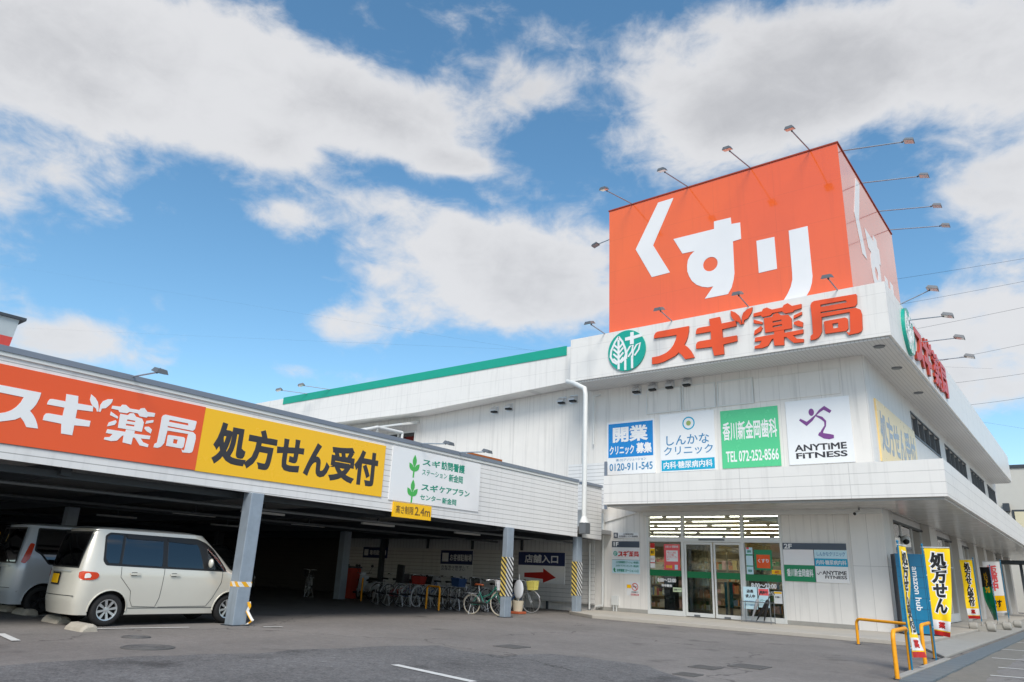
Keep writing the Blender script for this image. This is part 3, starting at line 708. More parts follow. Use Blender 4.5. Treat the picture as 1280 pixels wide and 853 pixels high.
def shelving(x0, x1, y, h, label, n=4, dep=.45):
    t = thing('shop_shelf', label, 'shelf', ((x0 + x1) / 2, y, .1), 0, 'stocked shelves inside the shop')
    s = MB(); s.box(x0, x1, y + dep - .03, y + dep, .1, h)
    for x in (x0, x1 - .03): s.box(x, x + .03, y, y + dep - .03, .1, h)
    for k in range(n): z = .2 + (h - .2) * k / n; s.box(x0 + .03, x1 - .03, y + .02, y + dep - .03, z, z + .03)
    obj('shelf_frame', s, M['shelf'], t)
    bins = [MB() for _ in STOCK]
    for k in range(n):
        z = .2 + (h - .2) * k / n + .03; x = x0 + .05
        while x < x1 - .12:
            kind = random.randrange(len(STOCK)); w = random.choice((.05, .07, .1, .16, .2)); hh = random.uniform(.35, .92) * (h - .2) / n * .85
            for r in range(random.randint(1, 2)):
                if x + w > x1 - .05: break
                bins[kind].box(x, x + w - .004, y + .04, y + dep - .06, z, z + hh); x += w
    for b, mt in zip(bins, STOCK):
        if b.v:
            o = obj('stock', b, mt, t); o['kind'] = 'stuff'
shelving(-10.9, -9.3, 28.2, 1.9, 'low shelf of mixed goods straight behind the sliding doors')
shelving(-9.2, -7.2, 27.6, 2.1, 'stocked shelf behind the right hand shop window')
shelving(-14.5, -11.6, 27.0, 1.9, 'stocked shelf behind the left hand shop window')
shelving(-12.5, -8.0, 33.0, 2.3, 'tall stocked shelf deep inside the shop')
shelving(-18.5, -13.2, 34.0, 2.3, 'far stocked shelf seen left of the sliding doors')

t = thing('display_stand', 'black display stand just inside the left hand shop window', 'display stand', (-11.9, 24.4, .1))
obj('cabinet', MB().box(-12.15, -11.75, 24.25, 24.6, .14, 1.45), M['plast'], t, bevel=.02); obj('base', MB().box(-12.2, -11.7, 24.2, 24.65, .1, .14), M['black'], t)
obj('header_card', MB().box(-12.12, -11.78, 24.24, 24.248, 1.05, 1.4), pm('stand_card', (70, 80, 90), .5), t)
t = thing('hanging_notice', 'teal narrow standee between the shop sliding doors', 'display stand', (-10.6, 26.2, .1))
obj('card', MB().box(-10.75, -10.45, 26.2, 26.23, .4, 1.25), pm('teal_card', (20, 110, 124), .5), t); obj('foot', MB().box(-10.7, -10.5, 26.1, 26.3, .1, .4), M['grey'], t)

# ================================================================== signs on the pharmacy
LOGO={
 'SU':[(0.09,0.98),(0.1,1.09),(0.16,1.18),(0.25,1.21),(1.44,1.21),(1.43,1.03),(1.38,0.81),(1.32,0.67),(1.25,0.56),(1.37,0.45),(1.47,0.32),(1.55,0.17),(1.6,0.04),(1.26,0.03),(1.15,0.19),(1.03,0.31),(0.9,0.21),(0.74,0.15),(0.44,0.05),(0.22,0.02),(0.0,0.03),(0.0,0.28),(0.27,0.29),(0.45,0.33),(0.58,0.38),(0.73,0.48),(0.84,0.61),(0.93,0.78),(0.98,0.96)],
 'GI':[(1.69,0.87),(1.7,0.98),(1.74,1.06),(1.83,1.08),(2.22,1.08),(2.19,1.33),(2.57,1.34),(2.61,1.09),(3.11,1.1),(3.13,0.91),(2.63,0.88),(2.64,0.58),(3.13,0.58),(3.13,0.38),(2.65,0.34),(2.66,0.0),(2.31,0.0),(2.25,0.32),(1.68,0.34),(1.68,0.49),(1.73,0.57),(1.81,0.59),(2.23,0.59),(2.23,0.87)],
 'LEAFL':[(2.96,1.49),(2.96,1.3),(3.02,1.18),(3.09,1.1),(3.22,1.03),(3.26,0.94),(3.31,0.94),(3.29,1.1),(3.23,1.27),(3.12,1.39)],
 'LEAFR':[(3.7,1.47),(3.69,1.36),(3.65,1.27),(3.53,1.11),(3.4,1.07),(3.38,0.94),(3.33,0.95),(3.33,1.19),(3.39,1.33),(3.53,1.43)],
 'YA1':[(3.72,1.13),(3.73,1.24),(4.01,1.26),(4.05,1.34),(4.18,1.36),(4.34,1.26),(4.68,1.27),(4.72,1.34),(4.85,1.38),(4.98,1.26),(5.27,1.27),(5.26,1.13),(5.03,1.1),(4.99,1.05),(4.74,1.05),(4.65,1.14),(4.35,1.14),(4.27,1.07),(4.01,1.06),(3.96,1.13)],
 'YA2':[(3.72,1.03),(4.0,0.89),(4.0,0.82),(3.72,0.9)],
 'YA3':[(3.7,0.49),(3.73,0.64),(3.94,0.76),(3.99,0.7),(3.94,0.59)],
 'YA4':[(4.99,0.82),(5.01,0.93),(5.26,1.01),(5.26,0.92)],
 'YA5':[(5.0,0.71),(5.14,0.74),(5.27,0.65),(5.25,0.5),(5.09,0.56),(4.99,0.64)],
 'YA6':[(4.05,1.01),(4.32,1.01),(4.38,1.09),(4.51,1.12),(4.61,1.01),(4.84,0.98),(4.93,0.85),(4.92,0.51),(4.07,0.51)],
 'YA6h1':[(4.33,0.86),(4.62,0.86),(4.62,0.81),(4.33,0.8)],
 'YA6h2':[(4.32,0.7),(4.62,0.71),(4.62,0.65),(4.32,0.64)],
 'YA7':[(3.71,0.26),(3.73,0.4),(4.35,0.41),(4.36,0.5),(4.67,0.5),(4.67,0.4),(5.26,0.42),(5.25,0.29),(4.93,0.27),(5.04,0.15),(5.25,0.1),(5.24,0.0),(4.94,0.02),(4.72,0.26),(4.65,0.26),(4.64,0.0),(4.33,0.03),(4.32,0.27),(4.27,0.26),(4.13,0.06),(3.94,0.01),(3.69,0.03),(3.7,0.11),(3.86,0.14),(3.94,0.26)],
 'KY':[(5.45,0.03),(5.46,0.16),(5.54,0.22),(5.55,0.78),(5.54,1.17),(5.58,1.25),(5.66,1.29),(6.89,1.27),(6.91,1.23),(6.89,0.96),(6.82,0.88),(5.82,0.89),(5.83,0.84),(6.84,0.83),(6.96,0.75),(6.99,0.6),(6.96,0.14),(6.93,0.07),(6.84,0.03),(6.56,0.01),(6.5,0.13),(6.58,0.08),(6.62,0.12),(6.66,0.73),(5.84,0.72),(5.81,0.25),(5.75,0.14),(5.7,0.08),(5.59,0.03)],
 'KYh':[(5.84,1.13),(6.58,1.13),(6.61,1.05),(5.84,1.05)],
 'KY2':[(5.89,0.55),(5.94,0.57),(6.51,0.58),(6.57,0.54),(6.58,0.47),(6.57,0.22),(6.51,0.15),(5.9,0.16)],
 'KY2h':[(6.13,0.45),(6.3,0.45),(6.29,0.29),(6.14,0.29)],
}
KUSURI={
 'ku':[(-11.37,15.18),(-10.72,15.19),(-11.62,13.42),(-10.95,12.14),(-11.7,12.12),(-12.37,13.44)],
 'su':[(-10.77,13.46),(-9.17,13.44),(-9.16,13.74),(-8.53,13.72),(-8.52,13.46),(-8.2,13.43),(-8.2,12.79),(-8.5,12.77),(-8.51,11.55),(-8.55,11.32),(-8.64,11.03),(-8.78,10.82),(-9.63,10.82),(-9.3,11.22),(-9.51,11.23),(-9.72,11.3),(-9.92,11.42),(-10.09,11.6),(-10.19,11.8),(-10.26,12.02),(-10.26,12.25),(-10.22,12.47),(-10.11,12.64),(-9.95,12.76),(-10.43,12.78)],
 'ri1':[(-7.67,12.57),(-7.05,12.56),(-7.04,11.37),(-7.66,11.36)],
 'ri2':[(-6.56,12.66),(-5.94,12.66),(-5.93,10.85),(-5.97,10.62),(-6.05,10.39),(-6.17,10.21),(-6.33,10.02),(-6.55,9.84),(-7.38,9.8),(-7.12,10.03),(-6.89,10.22),(-6.75,10.42),(-6.64,10.63),(-6.57,10.87),(-6.56,11.1)],
}
HOLES = {'YA6': [LOGO['YA6h1'], LOGO['YA6h2']], 'KY': [LOGO['KYh']], 'KY2': [LOGO['KY2h']]}
GL1 = {k: LOGO[k] for k in LOGO if 'h' not in k}
def disc_logo(parent, fr, cx, cy, r, h, ry=None, lite=False):
    ry = ry or r
    d = obj('disc', MB().prism(fr, circle(cx, cy, r, 48, ry), 0, h), M['teal_l'], parent)
    T = lambda q: [(cx + p[0] * r, cy + p[1] * ry) for p in q]
    mb = MB(); k0, k1 = h + .002, h + .012
    if not lite:
        # leaf outline, veins, three stems, small leaves, cross
        leaf = [(-.42, .74), (-.62, .5), (-.82, .1), (-.86, -.2), (-.72, -.46), (-.5, -.6)]
        leaf2 = [(-.42, .74), (-.22, .48), (-.06, .1), (-.02, -.18), (-.12, -.42), (-.32, -.56)]
        for L in (leaf, leaf2): mb.prism(fr, T(ribbon(L, .1)), k0, k1)
        mb.prism(fr, T(ribbon([(-.42, .6), (-.42, -.88)], .11)), k0, k1 + .001)
        for q, y in enumerate((.3, .06, -.18, -.42)):
            mb.prism(fr, T(ribbon([(-.42, y - .16), (-.7, y + .1)], .09)), k0, k1 + .002 + q * .0002); mb.prism(fr, T(ribbon([(-.42, y - .16), (-.16, y + .1)], .09)), k0, k1 + .003 + q * .0002)
        mb.prism(fr, T(ribbon([(-.06, -.96), (-.06, -.3)], .11)), k0, k1 + .004); mb.prism(fr, T(ribbon([(.3, -.92), (.3, -.3)], .11)), k0, k1)
        mb.prism(fr, T(ribbon([(.0, -.42), (.02, -.1), (.2, .16), (.36, .2), (.3, -.1), (.1, -.34)], .08)), k0, k1 + .005)
        mb.prism(fr, T(ribbon([(.32, -.42), (.36, -.1), (.54, .18), (.74, .26), (.66, -.06), (.44, -.32)], .08)), k0, k1 + .006)
        mb.prism(fr, T([(.22, .86), (.4, .86), (.4, .66), (.84, .7), (.84, .56), (.4, .5), (.4, .26), (.2, .26), (.2, .48), (-.06, .48), (-.06, .64), (.22, .66)]), k0, k1)
    else:
        mb.prism(fr, T(ribbon([(-.4, .6), (-.4, -.8)], .16)), k0, k1); mb.prism(fr, T(ribbon([(.3, .8), (.3, .2)], .18)), k0, k1); mb.prism(fr, T(ribbon([(0, .5), (.6, .5)], .18)), k0, k1 + .001); mb.prism(fr, T(ribbon([(.2, -.8), (.2, 0), (.6, .1)], .14)), k0, k1)
    obj('tree_emblem', mb, M['white_f'], d)
    return d
# channel letters on the front of the eaves band
f224 = FF(22.4)
t = thing('channel_letter_sign', 'thick orange channel letters with a green tree disc on the white front eaves band', 'sign', (-8, 22.4, 8.5))
disc_logo(t, f224, -12.5, 9.19, .775, .06)
shapes(t, f224, GL1, M['orange_e'], .001, .055, -11.47, 8.486, holes=HOLES, name='letter_body')
shapes(t, f224, GL1, M['orange_l'], .0555, .068, -11.47, 8.486, holes=HOLES)
fs378 = FS(-3.78)
ya = fs378.px(1137, 402)[0]; yb = fs378.px(1184, 497)[0]
t = thing('channel_letter_sign', 'red channel letters with a green disc seen edge-on along the right side eaves', 'sign', (-3.78, 28, 8.5))
sc = (yb - ya) / 6.99
disc_logo(t, fs378, (fs378.px(1123, 377)[0] + fs378.px(1141, 437)[0]) / 2, 9.2, .78, .10)
shapes(t, fs378, GL1, M['orange_e'], .001, .07, ya, 8.5, sc, 1, holes=HOLES, name='letter_body')
shapes(t, fs378, GL1, M['red_l'], .0705, .085, ya, 8.5, sc, 1, holes=HOLES)

# rooftop billboard
t = thing('rooftop_billboard', 'huge glossy orange box billboard with white hiragana on the flat roof', 'billboard', (-9, 26, 9.5))
bx0, bx1, by0, by1, bz0, bz1 = -13.56, -4.76, 22.9, 31.1, 9.52, 15.43
obj('panel', MB().box(bx0, bx1, by0, by1, bz0, bz1), M['orange'], t)
obj('edge_trim', MB().box(bx0 - .03, bx1 + .03, by0 - .03, by0 + .02, bz1, bz1 + .05).box(bx1 - .02, bx1 + .03, by0 + .02, by1 + .03, bz1, bz1 + .05).box(bx0 - .03, bx0 + .02, by0 + .02, by1 + .03, bz1, bz1 + .05), M['orange_e'], t)
f229 = FF(22.9)
shapes(t, f229, KUSURI, M['white_m'], .002, .012, holes={'su': [circle(-9.37, 12.1, .275, 28)]})
fs476 = FS(-4.76)
KS = {k: [(by0 + .35 + (p[0] - bx0) * .86, p[1]) for p in q] for k, q in KUSURI.items()}
shapes(t, fs476, KS, M['white_m'], .002, .012, holes={'su': [circle(by0 + .35 + (-9.37 - bx0) * .86, 12.1, .25, 24)]})

# signs on the upper front wall
f = FF(Y1)
def sign(name, label, rect, mat, fr=f, h=.03, group=None, cat='sign'):
    o = fr(*( (rect[0] + rect[2]) / 2, rect[1]))
    t = thing(name, label, cat, o, 0, group)
    plate(t, fr, rect, mat, .001, h)
    return t
gr = 'tenant signs on the upper front wall'
rc = (-14.2, 4.9, -12.17, 6.91)
t = sign('wall_sign', 'blue and white clinic tenant recruitment sign, leftmost on the upper front wall', rc, M['white_m'], group=gr)
plate(t, f, sub(rc, .035, .32, .965, .965), M['blue'], .0305, .034, 'blue_field')
lettering(t, '開業', f, sub(rc, .13, .60, .87, .90), M['white_f'], .035, .036)
lettering(t, 'クリニック', f, sub(rc, .06, .37, .58, .54), M['white_f'], .03, .036)
lettering(t, '募集', f, sub(rc, .62, .37, .94, .57), M['white_f'], .04, .036)
lettering(t, '㈱ CCアソリューション', f, sub(rc, .2, .245, .82, .295), M['bluetxt'], .005, .032)
lettering(t, '0120-911-545', f, sub(rc, .06, .07, .95, .21), M['bluetxt'], .02, .032)
rc = (-11.96, 4.9, -9.87, 7.0)
t = sign('wall_sign', 'white clinic sign with round emblem and blue lower bar, second from left', rc, M['white_m'], group=gr)
cx = -10.83; cz = 6.60
obj('emblem_ring', MB().prism(f, circle(cx, cz, .235, 36), .0305, .034, [circle(cx, cz, .19, 36)]), M['cyan'], t)
obj('emblem_dot', MB().prism(f, circle(cx, cz, .09, 24), .0305, .034), pm('olive_ink', (150, 170, 96), .4), t)
lettering(t, 'しんかな', f, sub(rc, .12, .45, .9, .62), M['bluetxt'], .012, .032)
lettering(t, 'クリニック', f, sub(rc, .07, .28, .96, .43), M['bluetxt'], .012, .032)
r2 = sub(rc, .02, .02, .98, .205)
plate(t, f, r2, M['cyan'], .0305, .034, 'cyan_bar'); lettering(t, '内科·糖尿病内科', f, sub(r2, .04, .18, .96, .84), M['white_f'], .02, .036)
rc = (-9.64, 4.92, -7.66, 6.91)
t = sign('wall_sign', 'mint green dental clinic sign with white telephone number', rc, M['mint'], group=gr)
lettering(t, '香川新金岡歯科', f, sub(rc, .03, .47, .97, .80), M['white_f'], .022, .032)
lettering(t, 'TEL 072-252-8566', f, sub(rc, .07, .1, .97, .29), M['white_f'], .02, .032)
rc = (-7.4, 4.92, -5.42, 7.0)
t = sign('wall_sign', 'white gym sign with purple running figure, rightmost on the upper front wall', rc, M['white_m'], group=gr)
mb = MB(); h0, h1 = .0305, .034
mb.prism(f, circle(-6.59, 6.575, .085, 24, .12), h0, h1)
mb.prism(f, ribbon([(-6.97, 6.37), (-6.76, 6.21), (-6.6, 6.33), (-6.46, 6.47), (-6.32, 6.6), (-6.19, 6.68), (-6.0, 6.53)], [.07, .14, .09, .035, .08, .13, .1]), h0, h1 + .001)
mb.prism(f, ribbon([(-6.47, 6.46), (-6.29, 6.36), (-6.19, 6.24), (-6.2, 6.1), (-6.3, 5.95), (-6.33, 5.88)], [.04, .09, .07, .05, .07, .09]), h0, h1 + .002)
mb.prism(f, ribbon([(-6.42, 5.86), (-6.25, 5.78), (-6.1, 5.745), (-5.97, 5.74)], [.1, .17, .17, .1]), h0, h1 + .003)
obj('running_figure', mb, M['purple'], t)
lettering(t, 'ANYTiME', f, (-7.2, 5.34, -5.62, 5.55), M['ink'], .03, .032); lettering(t, 'FiTNESS', f, (-7.17, 5.1, -5.62, 5.29), M['ink'], .03, .032)

# low signs beside the entrance
gr = 'directory signs beside the entrance'
rc = (-13.9, 2.62, -12.88, 2.8)
t = sign('directory_sign', 'narrow white notice strip above the grey 1F directory', rc, M['white_m'], group=gr)
plate(t, f, sub(rc, 0, 0, .17, 1), M['slate'], .0305, .034, 'grey_square'); lettering(t, '処', f, sub(rc, .03, .15, .14, .85), M['white_f'], .02, .036)
lettering(t, 'スギ薬局新金岡店', f, sub(rc, .38, .55, .8, .9), M['ink'], .01, .032); lettering(t, '在宅訪問サービス 実施薬局', f, sub(rc, .22, .12, .97, .45), M['ink'], .01, .032)
rc = (-13.97, 1.37, -12.85, 2.5)
t = sign('directory_sign', 'grey headed 1F directory board left of the entrance glass', rc, M['white_m'], group=gr)
plate(t, f, sub(rc, 0, .81, 1, 1), M['slate'], .0305, .034, 'grey_header'); lettering(t, '1F', f, sub(rc, .06, .84, .24, .97), M['white_f'], .04, .036)
disc_logo(t, f, rc[0] + .14, rc[1] + .70, .085, .034, lite=True)
shapes(t, f, GL1, M['red_l'], .0305, .036, rc[0] + .25, rc[1] + .60, .84 / 7, .84 / 7 * 1.15, holes=HOLES)
plate(t, f, sub(rc, 0, .425, 1, .435), M['slate'], .0305, .033, 'divider'); plate(t, f, sub(rc, .0, .02, 1, .425), M['skyblue'], .0305, .032, 'pale_field')
lettering(t, 'スギ訪問看護ステーション新金岡', f, sub(rc, .14, .32, .96, .39), M['tealtxt'], .02, .034); lettering(t, 'スギケアプランセンター新金岡', f, sub(rc, .14, .21, .96, .28), M['tealtxt'], .02, .034)
lettering(t, '訪問看護ステーション入口', f, sub(rc, .18, .06, .96, .15), M['tealtxt'], .03, .034)
obj('arrow', MB().prism(f, [(rc[0] + .04, rc[1] + .14), (rc[0] + .10, rc[1] + .21), (rc[0] + .15, rc[1] + .14), (rc[0] + .12, rc[1] + .14), (rc[0] + .13, rc[1] + .09), (rc[0] + .18, rc[1] + .06), (rc[0] + .1, rc[1] + .06), (rc[0] + .07, rc[1] + .10), (rc[0] + .07, rc[1] + .14)], .034, .037), M['green'], t)
rc = (-13.38, .66, -12.9, 1.12)
t = sign('directory_sign', 'small white no smoking sticker under the 1F directory', rc, M['white_m'], group=gr, h=.006)
obj('ban_ring', MB().prism(f, circle(rc[2] - .16, rc[3] - .17, .13, 32), .007, .010, [circle(rc[2] - .16, rc[3] - .17, .105, 32)]).prism(f, ribbon([(rc[2] - .25, rc[3] - .08), (rc[2] - .07, rc[3] - .26)], .025), .007, .0105), M['red'], t)
obj('cigarette', MB().prism(f, [(rc[2] - .24, rc[3] - .18), (rc[2] - .09, rc[3] - .18), (rc[2] - .09, rc[3] - .155), (rc[2] - .24, rc[3] - .155)], .007, .009), M['ink'], t)
plate(t, f, (rc[0], rc[3] - .22, rc[0] + .17, rc[3] - .1), M['yellow'], .0065, .009, 'yellow_patch'); lettering(t, '店内禁煙です', f, (rc[0] + .18, rc[1] + .09, rc[2] - .02, rc[1] + .14), M['ink'], .02, .008)
plate(t, f, (rc[0] + .16, rc[1] + .005, rc[2] - .01, rc[1] + .06), M['red'], .0065, .009, 'red_strip'); lettering(t, '敷地内禁煙', f, (rc[0] + .18, rc[1] + .015, rc[2] - .03, rc[1] + .05), M['white_f'], .02, .010)
rc = (-7.8, 1.36, -5.92, 2.5)
t = sign('directory_sign', 'grey headed 2F directory with green, blue and white tenant plates', rc, M['white_m'], group=gr)
plate(t, f, sub(rc, 0, .83, 1, 1), M['slate'], .0305, .034, 'grey_header'); lettering(t, '2F', f, sub(rc, .02, .85, .15, .98), M['white_f'], .03, .036)
plate(t, f, sub(rc, 0, 0, .488, .425), M['green'], .0305, .034, 'green_plate'); lettering(t, '香川新金岡歯科', f, sub(rc, .04, .12, .46, .33), M['white_f'], .03, .036)
plate(t, f, sub(rc, .498, .41, 1, .61), M['cyan'], .0305, .034, 'cyan_plate'); lettering(t, '内科·糖尿病内科', f, sub(rc, .52, .45, .98, .57), M['white_f'], .02, .036)
plate(t, f, sub(rc, .498, .615, 1, .825), M['skyblue'], .0305, .033, 'pale_plate'); lettering(t, 'しんかなクリニック', f, sub(rc, .54, .67, .97, .78), M['bluetxt'], .01, .035)
plate(t, f, sub(rc, .488, 0, .498, .83), M['slate'], .0305, .036, 'divider')
lettering(t, 'ANYTiME', f, sub(rc, .6, .2, .97, .3), M['ink'], .03, .032); lettering(t, 'FiTNESS', f, sub(rc, .64, .1, .97, .18), M['ink'], .03, .032)
obj('running_figure', MB().prism(f, ribbon([(rc[0] + .98, rc[1] + .26), (rc[0] + 1.02, rc[1] + .22), (rc[0] + 1.07, rc[1] + .3), (rc[0] + 1.11, rc[1] + .27)], .02), .0305, .034), M['ink'], t)

# prescription sign on the side wall, sky glare put into its pale colours
fsd = FS(-4.9)
rc = (24.75, 5.05, 31.0, 7.05)
t = sign('wall_sign', 'pale amber prescription sign, sky glare put into its colour, on the right side wall', rc, pm('glare_pale_amber', (238, 208, 142), .3, var=.06, coat=.15), fr=fsd, h=.05)
lettering(t, '処方せん受付', fsd, sub(rc, .04, .18, .96, .86), pm('glare_pale_ink', (150, 148, 150), .3, var=.05, coat=.15), .035, .052)

# notices on and behind the entrance glass
ig = FF(Y1 + .036)
def notice(label, rect, mat, lines=(), h=.006, fr=ig, group='notices on the entrance glass', name='notice', parts=()):
    t = thing(name, label, 'notice', fr((rect[0] + rect[2]) / 2, rect[1]), 0, group)
    plate(t, fr, rect, mat, .001, h)
    for (r, mt) in parts: plate(t, fr, sub(rect, *r), mt, h + .0005, h + .002, 'printed_field')
    for (txt, r, mt, bd) in lines: lettering(t, txt, fr, sub(rect, *r), mt, bd, h + .003, .002)
    return t
notice('red poster with a white text box on the left hand shop window', (-11.93, 1.55, -11.33, 2.42), M['pink'], [('お知らせ 営業時間', (.1, .86, .9, .95), M['white_f'], .02), ('平素よりご利用\nいただき誠に\nありがとうござい\nます', (.2, .38, .82, .72), M['pink'], .01), ('新店舗', (.12, .08, .5, .2), M['yellow'], .03)], parts=[((.15, .34, .87, .76), M['white_f']), ((.66, .04, .85, .22), M['skyblue'])])
notice('slim column of yellow, white and red stickers at the left window edge', (-12.46, 1.62, -12.28, 2.45), M['white_m'], [('割引', (.2, .56, .8, .7), M['black'], .03), ('ポイント', (.1, .3, .9, .38), M['red'], .02)], parts=[((0, .8, 1, 1), M['red']), ((0, .48, 1, .78), M['yellow']), ((0, .18, 1, .22), M['red'])])
notice('white opening hours lettering plate on the left shop window', (-12.2, 1.40, -11.55, 1.53), M['green_g'], [('営業時間', (.02, .1, .7, .9), M['white_f'], .03), ('9:00', (.74, .1, .98, .5), M['white_f'], .02)], h=.004)
def window_words(label, lines):
    t = thing('window_lettering', label, 'lettering', (lines[0][1][0], Y1 + .04, 1.2), 0, 'opening hours on the glass')
    for (s, r, bd) in lines: lettering(t, s, ig, r, M['white_f'], bd, .002, .003)
window_words('white opening hours digits on the left shop window glass', [('8:00～23:00', (-12.2, 1.16, -11.5, 1.29), .04), ('年中無休', (-12.05, 1.0, -11.65, 1.1), .04)])
window_words('white opening hours digits on the right shop window glass', [('営業時間', (-8.9, 1.36, -8.3, 1.49), .04), ('8:00～23:00', (-8.9, 1.11, -8.1, 1.26), .04), ('年中無休', (-8.65, .9, -8.2, 1.03), .04)])
notice('orange shop poster with white characters behind the right window', (-8.68, 1.72, -8.25, 2.13), M['orange_c'], [('くすり', (.1, .4, .9, .7), M['white_f'], .03)], parts=[])
notice('green frame around an orange shop poster behind the right window', (-8.75, 1.66, -8.18, 2.28), M['green'], h=.0005)
notice('tall white and green price list on the right shop window', (-9.02, 1.5, -8.8, 2.35), M['skyblue'], [('調剤', (.2, .8, .8, .9), M['tealtxt'], .03), ('健康', (.2, .1, .8, .2), M['tealtxt'], .02)], parts=[((0, .70, 1, .75), M['green']), ((0, .3, 1, .34), M['green']), ((.1, .93, .5, 1), M['pink'])])
notice('yellow sticker at the right window edge', (-8.22, 1.55, -7.92, 1.68), M['yellow'], [('AED', (.3, .2, .8, .8), M['red'], .03)])
notice('white sheet with yellow heading low on the right window edge', (-8.2, .68, -7.94, 1.04), M['white_m'], [('お願い', (.15, .45, .85, .6), M['ink'], .02)], parts=[((.05, .8, .95, .96), M['yellow'])])
notice('pale green strip at hand height on the left shop window', (-11.62, .86, -11.3, 1.0), pm('pale_green_sheet', (196, 214, 178), .5), [('自動ドア', (.1, .25, .9, .75), M['ink'], .02)])
og = FF(Y1 - .36)
t = notice('pale blue notice board with dark heading behind the umbrella rack', (-9.02, .48, -8.58, 1.14), M['skyblue'], [('店長', (.25, .72, .75, .88), M['ink'], .05), ('求人中', (.15, .5, .85, .66), M['ink'], .05), ('時給 昇給あり', (.1, .3, .9, .38), M['bluetxt'], .01), ('詳しくは店内まで', (.1, .15, .9, .22), M['bluetxt'], .01)], fr=og, h=.015, group='boards by the umbrella rack')
notice('pink and blue notice board half hidden by the leaning umbrellas', (-8.55, .55, -8.2, 1.12), M['skyblue'], [('募集中', (.15, .7, .85, .86), M['ink'], .04), ('パート', (.15, .3, .85, .42), M['tealtxt'], .02)], fr=og, h=.015, group='boards by the umbrella rack', parts=[((.05, .62, .95, .96), M['pink'])])

# ================================================================== carport
C = thing('carport', 'long dark open carport with white slatted roof edge and grey steel posts', 'carport', (-20, 14, 0))
fc = FS(-13.93)
def zt(y): return 4.42 - (y - 2) * .0045
def zb(y): return 2.69 - (y - 2) * .0096
GAP = (21.42, 21.8)
obj('roof_fascia', MB().prism(fc, [(-9, zb(-9)), (GAP[0], zb(GAP[0])), (GAP[0], zt(GAP[0])), (-9, zt(-9))], -.06, 0).prism(fc, [(GAP[1], zb(GAP[1])), (23.0, zb(23)), (23.0, zt(23)), (GAP[1], zt(GAP[1]))], -.06, 0), M['siding'], C)
obj('gutter_return', MB().prism(fc, [(GAP[0], zb(21)), (GAP[1], zb(21)), (GAP[1], zt(21)), (GAP[0], zt(21))], -.3, -.25), M['siding'], C)
obj('rear_parapet', MB().box(-15.6, -13.99, 23.3, 23.34, 3.6, 5.3), M['siding'], C)
obj('parapet_edge', MB().box(-13.989, -13.90, 23.28, 23.36, 3.6, 5.33), M['coping'], C)
obj('coping', MB().prism(fc, [(-9, zt(-9)), (GAP[0], zt(GAP[0])), (GAP[0], zt(GAP[0]) + .10), (-9, zt(-9) + .10)], -.2, .05).prism(fc, [(GAP[1], zt(GAP[1])), (23, zt(23)), (23, zt(23) + .09), (GAP[1], zt(GAP[1]) + .09)], -.2, .05), M['coping'], C)
obj('coping_lip', MB().prism(fc, [(-9, zt(-9) - .07), (GAP[0], zt(GAP[0]) - .07), (GAP[0], zt(GAP[0]) - .002), (-9, zt(-9) - .002)], .001, .03), M['wmetal'], C)
obj('rusty_coping', MB().prism(fc, [(15.6, zt(15.6) + .101), (17.1, zt(17.1) + .101), (17.1, zt(17.1) + .155), (15.6, zt(15.6) + .155)], -.05, .055), M['rust'], C)
rd = MB().prism(FS(-14.0), [(-9, 2.86), (23.8, 2.72), (23.8, 2.86), (-9, 3.0)], -34, 0)
obj('roof_deck', rd, pm('deck_underside', (158, 158, 158), .7, var=.12), C)
for y in (-2, 1.8, 5.3, 8.9, 13.2, 17.6, 21.7): obj('roof_beam', MB().box(-47.5, -14.3, y - .09, y + .09, zb(y) - .1, 2.86 - (y + 9) * .0043), M['steel_d'], C)
for x in (-14.5, -23, -32, -41): obj('roof_purlin', MB().box(x - .08, x + .08, -9, 23.7, 2.52, 2.64), M['steel_d'], C)
def post(x, y, s, top, mat=M['steel'], guard=None, sx=None):
    sx = sx or s
    p = MB().box(x - sx, x + sx, y - s, y + s, 0, top)
    po = obj('post', p, mat, C, bevel=.012)
    obj('base_plate', MB().box(x - sx - .05, x + sx + .05, y - s - .05, y + s + .05, .001, .02), M['steel_d'], po)
    if guard: obj('hazard_guard', MB().box(x - sx - .012, x + sx + .012, y - s - .012, y + s + .012, guard[0], guard[1]), M['tape'], po)
    return po
pp = post(-13.97, 8.9, .15, 2.62)
w = .152
tp = MB().box(-13.97 - w, -13.97 + w, 8.9 - w, 8.9 + w, .74, .84)
tr = obj('warning_tape', tp, M['tape_y'], pp)
pts = [(-13.805, 9.03, .45), (-13.79, 9.05, .36), (-13.80, 9.02, .27), (-13.74, 9.06, .17), (-13.70, 9.10, .10), (-13.73, 9.04, .05), (-13.68, 8.96, .03), (-13.70, 8.86, .02)]
L = [[Vector(p) + Vector((.0, -.03, 0)), Vector(p) + Vector((.02, .03, .012))] for p in pts]
tm = MB().grid(L); tm.grid([[r[1] + Vector((.003, 0, 0)), r[0] + Vector((.003, 0, 0))] for r in L])
obj('loose_tape', tm, M['tape_y'], pp)
post(-13.92, 17.62, .155, 2.54, guard=(.58, 1.68), sx=.09); post(-14.15, 21.77, .16, 2.52, guard=(.6, 1.7), sx=.095)
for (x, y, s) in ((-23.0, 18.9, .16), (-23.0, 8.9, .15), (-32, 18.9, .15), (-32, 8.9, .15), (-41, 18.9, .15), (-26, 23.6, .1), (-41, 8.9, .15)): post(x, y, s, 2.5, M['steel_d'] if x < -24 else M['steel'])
obj('shed_wall', MB().box(-28.6, -14.66, 23.7, 23.76, .28, 2.1), M['siding_wall'], C)
obj('sheet_band', MB().box(-28.6, -14.66, 23.72, 23.76, 2.1, 2.7), M['sheet'], C)
lg = MB()
